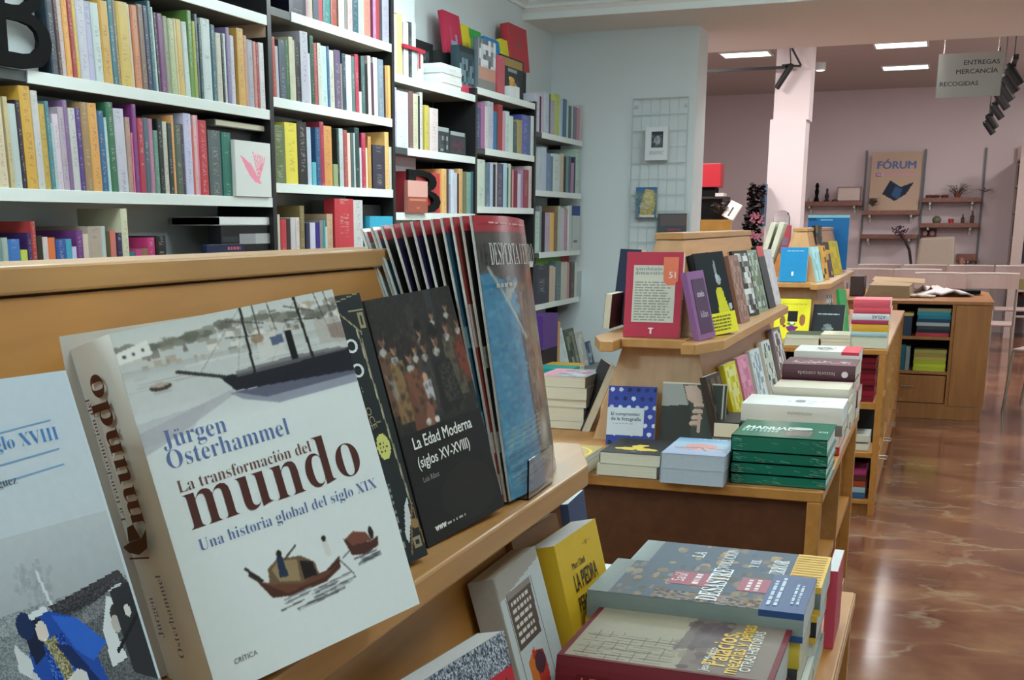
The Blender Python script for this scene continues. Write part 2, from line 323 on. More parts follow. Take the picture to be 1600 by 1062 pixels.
# ------------------------------------------------------------------ pictures: a fine grid whose faces carry printed colours
class Canvas:
    def __init__(s, nx, ny, bgc='dddddd'):
        s.nx, s.ny = nx, ny; s.a = np.zeros((ny, nx, 3)); s.a[:] = srgb(bgc)
        s.U, s.V = np.meshgrid((np.arange(nx)+.5)/nx, (np.arange(ny)+.5)/ny); s.asp = ny/nx
    def _put(s, m, c, al=1.0):
        c = srgb(c) if isinstance(c, str) else np.array(c); s.a[m] = s.a[m]*(1-al)+c*al; return s
    def rect(s, u0, v0, u1, v1, c, al=1): return s._put((s.U >= u0) & (s.U < u1) & (s.V >= v0) & (s.V < v1), c, al)
    def ell(s, u, v, ru, rv, c, al=1, rot=0):
        t = math.radians(rot); x = (s.U-u); y = (s.V-v)*s.asp; X = x*math.cos(t)+y*math.sin(t); Y = -x*math.sin(t)+y*math.cos(t)
        return s._put((X/ru)**2+(Y/(rv*s.asp))**2 < 1, c, al)
    def poly(s, pts, c, al=1):
        m = np.zeros(s.U.shape, bool); n = len(pts)
        for i in range(n):
            (x0, y0), (x1, y1) = pts[i], pts[(i+1) % n]
            if y0 == y1: continue
            cnd = ((s.V < y0) != (s.V < y1)) & (s.U < (x1-x0)*(s.V-y0)/(y1-y0)+x0); m ^= cnd
        return s._put(m, c, al)
    def line(s, u0, v0, u1, v1, wd, c, al=1):
        dx, dy = u1-u0, (v1-v0)*s.asp; L2 = dx*dx+dy*dy+1e-12
        t = np.clip(((s.U-u0)*dx+(s.V-v0)*s.asp*dy)/L2, 0, 1)
        d = np.hypot(s.U-u0-t*dx, (s.V-v0)*s.asp-t*dy); return s._put(d < wd, c, al)
    def noise(s, u0, v0, u1, v1, amp, cell=1):
        n = np.random.rand(s.ny//cell+2, s.nx//cell+2)-.5; n = np.kron(n, np.ones((cell, cell)))[:s.ny, :s.nx]
        m = (s.U >= u0) & (s.U < u1) & (s.V >= v0) & (s.V < v1); s.a[m] += (n[m]*amp*2)[:, None]; return s
    def cnoise(s, u0, v0, u1, v1, cols, cell=2, al=1):
        idx = np.random.randint(0, len(cols), (s.ny//cell+2, s.nx//cell+2)); idx = np.kron(idx, np.ones((cell, cell), int))[:s.ny, :s.nx]
        m = (s.U >= u0) & (s.U < u1) & (s.V >= v0) & (s.V < v1); cc = np.array([srgb(c) for c in cols]); s.a[m] = s.a[m]*(1-al)+cc[idx[m]]*al; return s
    def vgrad(s, v0, v1, c0, c1, al=1, u0=0, u1=1):
        m = (s.V >= v0) & (s.V < v1) & (s.U >= u0) & (s.U < u1); t = ((s.V-v0)/(v1-v0))[m][:, None]
        s.a[m] = s.a[m]*(1-al)+(srgb(c0)*(1-t)+srgb(c1)*t)*al; return s
    def soft(s, n=1):
        for _ in range(n):
            p = np.pad(s.a, ((1, 1), (1, 1), (0, 0)), 'edge'); s.a = (p[:-2, 1:-1]+p[2:, 1:-1]+p[1:-1, :-2]+p[1:-1, 2:]+2*s.a)/6
        return s
    def lines_of_text(s, u0, v0, u1, v1, n, c, al=0.8):
        for i in range(n):
            v = v0+(v1-v0)*(i+.5)/n; s.rect(u0, v-.25*(v1-v0)/n, u0+(u1-u0)*random.uniform(.75, 1), v+.2*(v1-v0)/n, c, al)
        return s
    def mesh(s, x0, x1, z0, z1, fn=None):
        nx, ny = s.nx, s.ny; fn = fn or (lambda X, Z: (X, np.full_like(X, -0.0005), Z))
        X, Z = np.meshgrid(np.linspace(x0, x1, nx+1), np.linspace(z1, z0, ny+1)); a, b, c = fn(X.ravel(), Z.ravel())
        me = bpy.data.meshes.new('picture'); me.vertices.add((nx+1)*(ny+1)); me.vertices.foreach_set('co', np.stack([a, b, c], 1).ravel())
        i = np.arange(ny)[:, None]*(nx+1)+np.arange(nx)[None, :]; q = np.stack([i+nx+1, i+nx+2, i+1, i], -1).reshape(-1, 4)
        me.loops.add(nx*ny*4); me.loops.foreach_set('vertex_index', q.ravel()); me.polygons.add(nx*ny)
        me.polygons.foreach_set('loop_start', np.arange(nx*ny)*4); me.update(calc_edges=True)
        at = me.color_attributes.new('Col', 'FLOAT_COLOR', 'CORNER')
        A = np.clip(s.a, 0, 1); L = np.where(A <= .04045, A/12.92, ((A+.055)/1.055)**2.4)
        at.data.foreach_set('color', np.repeat(np.concatenate([L, np.ones((ny, nx, 1))], -1).reshape(-1, 4), 4, axis=0).astype(np.float32).ravel())
        return me
def picture(parent, cv, w, h, name='cover_picture', gloss=False, x0=0, x1=None, z0=0, z1=None, eps=0.0005, fn=None):
    me = cv.mesh(x0, w if x1 is None else x1, z0, h if z1 is None else z1, fn or (lambda X, Z: (X, np.full_like(X, -eps), Z)))
    return obj(name, me, PICTG if gloss else PICT, parent)

# ------------------------------------------------------------------ books
def book_parts(root, w, h, t, color, pages=None, hard=False, spinecol=None, gloss=False):
    """front cover on y=0 facing -y, spine along x=0, thickness to +y"""
    c = .0022 if hard else .0007; ov = .003 if hard else 0.0003
    mb = MB()
    mb.box(0, w, 0, c, 0, h).box(0, w, t-c, t, 0, h)
    n = 6; poly = []                                # rounded spine
    bul = min(.22*t, .006) if hard else min(.05*t, .0015)
    for i in range(n+1):
        a = i/n; poly.append((-bul*math.sin(math.pi*a), a*t))
    poly2 = [(c+x+.0, min(max(y, c*.5), t-c*.5)) for x, y in reversed(poly)]
    mb.prism(poly[::-1]+poly2[::-1], 0, h)
    cov = obj('cover', mb, GLOSS if gloss else COVER, root, color=color)
    pg = obj('pages', MB().box(c, w-ov, c, t-c, ov, h-ov), pages or PAGES, root)
    if spinecol:
        sp = MB(); sp.prism([(x-.0004, y) for x, y in poly][::-1]+[(x+.0002, y) for x, y in poly], 0.0003, h-.0003)
        obj('spine', sp, COVER, root, color=spinecol)
    return cov
def book(label, w, h, t, color, mat, group=None, cat='book', name='book', **k):
    r = thing(name, label, cat, group, mat=mat); book_parts(r, w, h, t, color, **k); return r
def band(parent, w, h, t, z0, z1, color, name='paper_band'):
    e = .0006
    return obj(name, MB().box(-e, w+e, -e*1.2, 0.0002, z0, z1).box(-e*1.5, 0.0, -e, t+e, z0, z1).box(w, w+e*1.5, -e, t+e, z0, z1), INK, parent, color=color)
def txtlines(parent, w, h, u0, v0, u1, v1, n, color, name='lettering', hgt=.5, seed=0, plane='front', eps=.0008):
    """small print too fine to read in the photograph: rows of word-length strokes"""
    rnd = random.Random(seed); mb = MB()
    for i in range(n):
        z1 = h*(1-(v0+(v1-v0)*(i+.2)/n)); z0 = z1-h*(v1-v0)/n*hgt; x = u0*w; end = (u0+(u1-u0)*rnd.uniform(.8, 1))*w
        while x < end:
            l = min(rnd.uniform(.04, .16)*w*(u1-u0)*1.4, end-x)
            if l > .001*0: mb.add([(x, -eps, z0), (x+l, -eps, z0), (x+l, -eps, z1), (x, -eps, z1)] if plane == 'front' else [(-eps, x, z0), (-eps, x+l, z0), (-eps, x+l, z1), (-eps, x, z1)], [(0, 1, 2, 3)])
            x += l+w*.022
    return obj(name, mb, INK, parent, color=color)
# ================================================================== the setting
flo = MB(); flo.box(-3.6, 3.0, -2.2, 17.3, -0.06, 0)
struct('floor', flo, FLOORM)
struct('wall_left', MB().box(-2.72, -2.6, -2.2, 8.317, 0, 2.9), WALLF)
struct('trim_1', MB().box(-2.6, -2.47, 5.16, 5.66, 0, 2.82), WALLF)               # shallow pilaster above the third bookcase
pw = MB(); pw.box(-3.6, -1.59, 8.317, 8.66, 0, 2.9); struct('wall_partition', pw, WALLF)
struct('wall_back_left', MB().box(-3.6, -3.45, 8.66, 17.3, 0, 3.2), WALLB)
struct('wall_rear', MB().box(-3.6, 3.0, 17.0, 17.2, 0, 3.2), WALLB)
struct('wall_right', MB().box(2.6, 2.75, -2.2, 17.3, 0, 3.2), WALLF)
struct('wall_front', MB().box(-2.72, 2.75, -2.3, -2.2, 0, 2.9), WALLF)
struct('ceiling', MB().box(-2.72, 2.75, -2.3, 7.72, 2.82, 2.9), plain('front_ceiling_paint', 'e4ecec', 0.8, amp=0.01))
sf = MB(); sf.box(-3.6, 2.75, 7.7, 9.65, 2.65, 3.2); struct('ceiling_soffit', sf, CEILM)
struct('ceiling_back', MB().box(-3.6, 2.75, 9.65, 17.3, 3.06, 3.2), CEILB)
CRN = plain('cornice_plaster', 'e9f1f1', 0.6, amp=0.01)
prof = [(0, 0), (.018, 0), (.022, .018), (.05, .035), (.055, .06), (.08, .075), (.08, .10), (0, .10)]
c1 = MB(); c1.prism(prof, -2.6, 2.6, fn=lambda a, b, c: (c, 7.7-a, 2.72+b)); struct('trim_2', c1, CRN)
c2 = MB(); c2.prism(prof[::-1], -2.2, 7.7, fn=lambda a, b, c: (-2.6+a, c, 2.72+b)); struct('trim_3', c2, CRN)
c3 = MB(); c3.box(-2.6, 2.6, 7.685, 7.702, 2.65, 2.69); struct('trim_4', c3, CRN)
# column of the back room: a clad lower part a little wider than the top
colm = MB(); colm.box(-1.565, -1.245, 12.0, 12.32, 2.32, 3.06).box(-1.59, -1.265+.0, 11.985, 12.33, 0, 2.33); struct('wall_column', colm, plain('column_paint', 'dcd0d0', 0.7, amp=0.02, scale=3))

# ceiling lamps, seen ones and added fills
def ceiling_lamp_or_fill(x, y, z, sx, sy, lab, em):
    t = thing('ceiling_lamp_or_fill', lab, 'ceiling light', 'flat ceiling lamps', loc=(x, y, z))
    fr = MB()
    for a in ((-sx/2-.02, sx/2+.02, -sy/2-.02, -sy/2), (-sx/2-.02, sx/2+.02, sy/2, sy/2+.02), (-sx/2-.02, -sx/2, -sy/2, sy/2), (sx/2, sx/2+.02, -sy/2, sy/2)): fr.box(*a, -.012, 0)
    obj('frame', fr, WHITEM, t); obj('diffuser', MB().box(-sx/2, sx/2, -sy/2, sy/2, -.008, -.001), em, t)
for (x, y), lab in zip(BACK_LAMPS_AND_FILLS, ['lit rectangular ceiling lamp, nearer of the two left of the hanging sign', 'lit rectangular ceiling lamp, farther and lower of the two left of the hanging sign', 'lit ceiling lamp partly hidden by the top of the pink column', 'back room ceiling lamp just past the soffit, above the aisle', 'back room ceiling lamp just past the soffit, above the dark bookcase', 'back room ceiling lamp to the right of the frame, nearer', 'back room ceiling lamp to the right of the frame, farther']):
    ceiling_lamp_or_fill(x, y, 3.06, .46, .34, lab, LAMPB)
for (x, y), lab in zip(ADDED_PENDANTS, ('left behind the camera', 'over the left aisle beside the foreground unit', 'over the left aisle before the last bookcases', 'right above the camera', 'over the right aisle beside the middle unit', 'over the right aisle nearest the soffit', 'directly behind the camera')):
    t = thing('added_pendant', 'square white pendant lamp of the front room, '+lab, 'ceiling light', 'pendant lamps of the front room', loc=(x, y, 2.56))  # unseen; pendant form added to throw light up and sideways at the soffit
    fr = MB()
    for a in ((-.31, .31, -.31, -.285), (-.31, .31, .285, .31), (-.31, -.285, -.285, .285), (.285, .31, -.285, .285)): fr.box(*a, -.04, .04)
    obj('frame', fr, WHITEM, t); obj('diffuser', MB().box(-.285, .285, -.285, .285, -.03, .03), LAMPF, t)
    rd = MB()
    for a in (-.29, .29): rd.tube((a, 0, .04), (a, 0, .26), .003, 6)
    obj('rod', rd, STEEL, t)
sp = thing('ceiling_lamp_or_fill', 'small round downlight glowing just right of the column top', 'ceiling light', loc=(-1.33, 13.6, 3.0))
sp.location = (-1.36, 14.0, 2.98)
obj('rim', MB().lathe([(.055, 0), (.055, .08)], 16), WHITEM, sp); obj('diffuser', MB().lathe([(.042, -.004), (.042, .004)], 16), LAMPB, sp)

for (x, y, z), lab in zip(ADDED_GLOBES, ('before the white partition wall',)):
    t = thing('added_globe', 'round glowing globe lamp above the frame '+lab, 'ceiling light', 'globe lamps', loc=(x, y, z))
    obj('globe', MB().lathe([(.15*math.sin(math.pi*k/12)+.0005, -.15*math.cos(math.pi*k/12)) for k in range(13)], 24), LAMPG, t, smooth=True); obj('rod', MB().tube((0, 0, .15), (0, 0, .30), .006, 8), STEEL, t)

# ------------------------------------------------------------------ bookcases on the left wall
XB, XF = -2.585, -2.345
BAY = [(2.30, 4.035), (4.035, 5.12), (5.12, 6.175), (6.175, 7.19), (7.19, 8.24)]
SH = [[2.12, 1.79, 1.475, 1.15], [2.16, 1.84, 1.53, 1.20], [2.04, 1.725, 1.43, 1.12], [2.085, 1.78, 1.47, 1.15], [1.93, 1.58, 1.20, .876]]
RAILGAP = {(0, 1): .43, (1, 0): .17, (2, 1): .16, (3, 1): .15, (4, 0): .14, (4, 2): .12}
BNAME = ['leftmost', 'second', 'third', 'fourth', 'fifth']
SHB = plain('shelf_board', '8d8883', 0.6, amp=0.03)
for bi, (y0, y1) in enumerate(BAY):
    t = thing('bookcase', f"{['', 'narrower ', '', '', ''][bi]}wall bookcase with white shelf edges, {['leftmost in the photo', 'second from the left', 'third, under the white pilaster', 'fourth, with the red book on top', 'fifth and last before the grid panel wall'][bi]}", 'bookcase', 'bookcases along the left wall', loc=(0, y0, 0))
    top = [2.75, 2.75, 2.05, 2.10, 1.97][bi]
    up = MB(); up.box(XB, XF+.004, -.014, .014, 0, [2.75, 2.75, 2.75, 2.08, 2.10][bi]); obj('side_panel', up, BLACKM, t)
    if bi == 4: obj('side_panel', MB().box(XB, -2.50, y1-y0-.014, y1-y0, .45, 1.97), BLACKM, t)
    bk = MB(); W = y1-y0
    if bi in (0, 1):
        bk.box(XB-.012, XB, .02, W-.02, .4, 2.75); obj('back_panel', bk, WALLF, t)
        d = MB(); d.box(XB, XB+.006, W*(.62 if bi else .70), W-.02, 1.50 if bi == 0 else 1.54, 2.75); obj('back_panel', d, DARKB, t)['label'] = 'black right part of the back panel'
    else:
        bk.box(XB-.012, XB, .02, W-.02, .4, 2.03); obj('back_panel', bk, WALLF if bi == 4 else DARKB, t)
    for si, z in enumerate(SH[bi]+[0.42]):
        xf = XF if z > .5 else -2.12
        s = obj('shelf', MB().box(XB, xf-.004, .014, W-.014, z-.026, z), SHB, t)
        g = RAILGAP.get((bi, si), 0.014)
        if z > .5:
            obj('front_rail', MB().box(xf-.004, xf+.003, g, W-.004, z-.033, z+.002), WHITEM, s, bevel=.001)
            if g > .02: obj('front_rail', MB().box(xf-.005, xf-.001, .016, g, z-.030, z-.002), plain('dark_rail', '3c4446', .5), s)['label'] = 'dark end length of the rail'  # dark end of the rail, before the white part starts
        else: obj('front_rail', MB().box(xf-.004, xf+.006, .014, W-.004, z-.05, z+.001), GREYM, s)

# ------------------------------------------------------------------ display units in the middle of the room
def slab(p0, p1, p2, p3, th):   # four corners of the outer face, thickness inward
    a, b, c, d = [Vector(p) for p in (p0, p1, p2, p3)]; n = (b-a).cross(d-a).normalized()*th
    return MB().hexa([a, b, b-n, a-n, d, c, c-n, d-n])
def unit(cx, y0, y1, lab, kind, Ls=None):
    t = thing('display_unit', lab, 'display unit', 'wooden display units', loc=(cx, y0, 0)); L = y1-y0
    R, Lf = .485, -.485
    if Ls:      # on the aisle side the wide tabletop and its drawers stop early; only a narrow shelf goes on along the tower
        obj('tabletop', MB().prism([(Lf, 0), (R, 0), (R, Ls), (.25, Ls), (.25, L), (Lf, L)], .775, .80), WOOD, t, bevel=.003)
        obj('side_panel', MB().box(.225, .243, Ls-.02, L, 0, .775), WOOD, t)
    else: obj('tabletop', MB().box(Lf, R, 0, L, .775, .80), WOOD, t, bevel=.003)
    obj('edge_strip', MB().box(R, R+.0015, 0, Ls or L, .777, .798), WOODL, t)
    # carcass
    def front(y, s):
        yr = Ls if (Ls and s < 0) else y
        obj('leg_panel', MB().box(R-.032, R-.002, min(yr, yr+s*.03), max(yr, yr+s*.03), 0, .775), WOOD, t, bevel=.002)
        obj('leg_panel', MB().box(Lf+.002, Lf+.032, min(y, y+s*.03), max(y, y+s*.03), 0, .775), WOOD, t, bevel=.002)
        if kind == 'recess' or s < 0:
            yy = y+s*.045
            if yr != y: obj('back_panel', MB().box(.243, R-.032, Ls-.03, Ls-.012, 0, .775), WOOD, t)
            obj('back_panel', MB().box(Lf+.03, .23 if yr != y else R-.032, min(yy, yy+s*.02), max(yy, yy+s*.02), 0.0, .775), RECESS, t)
        else:
            for z0, z1 in ((.516, .548), (.282, .308), (.055, .075)):
                obj('shelf', MB().box(Lf+.03, R-.032, y+.004, y+.30, z0, z1), WOOD, t, bevel=.002)
            obj('divider', MB().box(-.02, .0, y+.004, y+.30, .07, .775), WOOD, t)
            obj('back_panel', MB().box(Lf+.03, R-.032, y+.30, y+.31, 0, .775), DARKB, t)
            obj('plinth', MB().box(Lf+.03, R-.032, y+.02, y+.04, -.0, .055), WOODD, t)
    front(0, 1); front(L, -1)
    Lall = L
    for s in (1, -1):
        L = Ls if (Ls and s > 0) else Lall
        xo = R-.004 if s > 0 else Lf+.004; xi = xo-s*.30
        obj('back_panel', MB().box(min(xi, xi-s*.015), max(xi, xi-s*.015), .31, L-.32, 0, .775), WOODD, t)
        obj('plinth', MB().box(min(xo-s*.02, xo-s*.035), max(xo-s*.02, xo-s*.035), .03, L-.03, 0, .06), WOODD, t)
        for z in (.06, .27, .52): obj('shelf', MB().box(min(xi, xo-s*.004), max(xi, xo-s*.004), .32 if kind != 'recess' else .066, L-.066, z, z+.02), WOOD, t)
        n = 5 if L > 2 else 2
        for k in range(1, n): yk = .03+(L-.06)*k/n; obj('divider', MB().box(min(xi, xo), max(xi, xo), yk-.011, yk+.011, .08, .775), WOODL, t)
        for k in range(n):
            ya, yb = .03+(L-.06)*k/n+.013, .03+(L-.06)*(k+1)/n-.013
            dr = obj('drawer', MB().box(min(xo-s*.018, xo-.0), max(xo-s*.018, xo), ya, yb, .082, .268), WOOD, t, bevel=.002)
            if s > 0:
                ym = (ya+yb)/2; h = MB(); P = [(xo, ym-.045, .235), (xo+.032, ym-.045, .235), (xo+.032, ym+.045, .235), (xo, ym+.045, .235)]
                for a, b in zip(P, P[1:]): h.tube(a, b, .0035, 6)
                obj('handle', h, STEEL, dr)
    L = Lall
    # tower
    zt = 1.335; a0, a1 = .165, .034; ya, yb = .47, .59
    A = (-a0, ya, .8); B = (a0, ya, .8); Cc = (a0, L-ya, .8); D = (-a0, L-ya, .8); A1 = (-a1, yb, zt); B1 = (a1, yb, zt); C1 = (a1, L-yb, zt); D1 = (-a1, L-yb, zt)
    obj('side_panel', slab(B, Cc, C1, B1, .016), WOOD, t); obj('side_panel', slab(D, A, A1, D1, .016), WOOD, t)
    obj('end_panel', slab(A, B, B1, A1, .016), WOODP, t); obj('end_panel', slab(Cc, D, D1, C1, .016), WOODP, t)
    obj('top_board', MB().box(-a1-.004, a1+.004, yb-.004, L-yb+.004, zt+.002, zt+.02), WOODL, t, bevel=.002)
    for s in (1, -1):
        P = [(.088, .36), (.125, .36), (.175, .50), (.175, L-.50), (.125, L-.36), (.088, L-.36)]
        P = [(s*x, y) for x, y in P]; P = P if s > 0 else P[::-1]
        obj('ledge', MB().prism(P, 1.052, 1.08), WOODL, t, bevel=.003)
    for y, s in ((.44, 1), (L-.44, -1)):
        P = [(-.088, y), (.088, y), (.088, y+s*.13), (-.088, y+s*.13)]; P = P if s > 0 else P[::-1]
        obj('end_ledge', MB().prism(P, 1.058, 1.082), WOODL, t, bevel=.003)
    return t
U1, U2, U3 = -.57, -.685, -.685
unit(U1, -.84, 1.95, 'large wooden display unit in the foreground with the big white history book', 'recess')
unit(U2, 2.69, 5.12, 'middle wooden display unit with a red framed book on its end ledge', 'recess', 1.24)
unit(U3, 5.945, 8.735, 'farther wooden display unit with blue and yellow books, red stack below', 'shelves')

# low cabinet at the end of the aisle
t = thing('cabinet', 'low wooden cabinet at the end of the aisle with drawer and two open shelves', 'cabinet', loc=(0, 9.2, 0))
obj('worktop', MB().prism([(-.9, 0), (.362, 0), (.372, .02), (.372, 1.3), (.34, 1.42), (.25, 1.47), (-.9, 1.47)], .815, .84), WOODD, t, bevel=.004)
obj('side_panel', MB().box(.335, .36, .004, 1.40, .09, .815), WOODD, t); obj('side_panel', MB().box(-.9, -.88, .004, 1.40, .0, .815), WOODD, t)
obj('side_panel', MB().box(-.285, -.262, .0, .42, .09, .815), WOODD, t)
obj('front_panel', MB().box(.128, .336, .004, .024, .095, .812), WOODD, t, bevel=.002)
obj('divider', MB().box(.105, .126, .0, .42, .09, .815), WOODD, t, bevel=.002)
for z in (.565, .318): obj('shelf', MB().box(-.262, .105, .004, .40, z, z+.022), WOODD, t, bevel=.002)
obj('back_panel', MB().box(-.262, .105, .40, .41, .09, .815), DARKB, t)
obj('back_panel', MB().box(-.88, .335, 1.38, 1.40, .0, .815), WOODD, t)
dr = obj('drawer', MB().box(-.255, .098, -.003, .018, .115, .31), WOODD, t, bevel=.003)
h = MB()
for a, b in (((-.19, -.003, .235), (-.19, -.028, .235)), ((-.19, -.028, .235), (-.10, -.028, .235)), ((-.10, -.028, .235), (-.10, -.003, .235))): h.tube(a, b, .004, 6)
obj('handle', h, STEEL, dr)
obj('plinth', MB().box(-.275, .345, .006, .026, 0, .092), WOODD, t, bevel=.002)
obj('front_panel', MB().box(-.88, -.286, .004, .024, .0, .812), WOODD, t)
obj('bottom_panel', MB().box(-.262, .105, .004, .40, .09, .11), WOODD, t)

# wire grid panel on the partition wall with things hung on it
t = thing('wire_grid_panel', 'white wire grid panel hung on the white wall', 'grid panel', loc=(0, 8.317, 0))
GW = plain('grid_wire', 'c3cfd1', 0.4)
def wires(hz):
    m = MB()
    if hz:
        for k in range(15): z = 2.20-k*.105; m.tube((-2.01, -.03, z), (-1.635, -.03, z), .0024, 5)
    else:
        for k in range(7): x = -2.01+k*.0625; m.tube((x, -.034, 2.20), (x, -.034, .73), .0024, 5)
    return m
obj('horizontal_wires', wires(True), GW, t); obj('vertical_wires', wires(False), GW, t)
fr = MB(); fr.tube((-2.01, -.032, 2.2), (-1.635, -.032, 2.2), .004, 6).tube((-2.01, -.032, .73), (-1.635, -.032, .73), .0035, 6).tube((-2.01, -.032, 2.2), (-2.01, -.032, .73), .0035, 6).tube((-1.635, -.032, 2.2), (-1.635, -.032, .73), .0035, 6)
obj('rim', fr, GW, t)
br = MB()
for x in (-1.99, -1.655):
    for z in (2.15, .8): br.box(x-.01, x+.01, -.034, 0, z-.008, z+.008)
obj('brackets', br, GW, t)
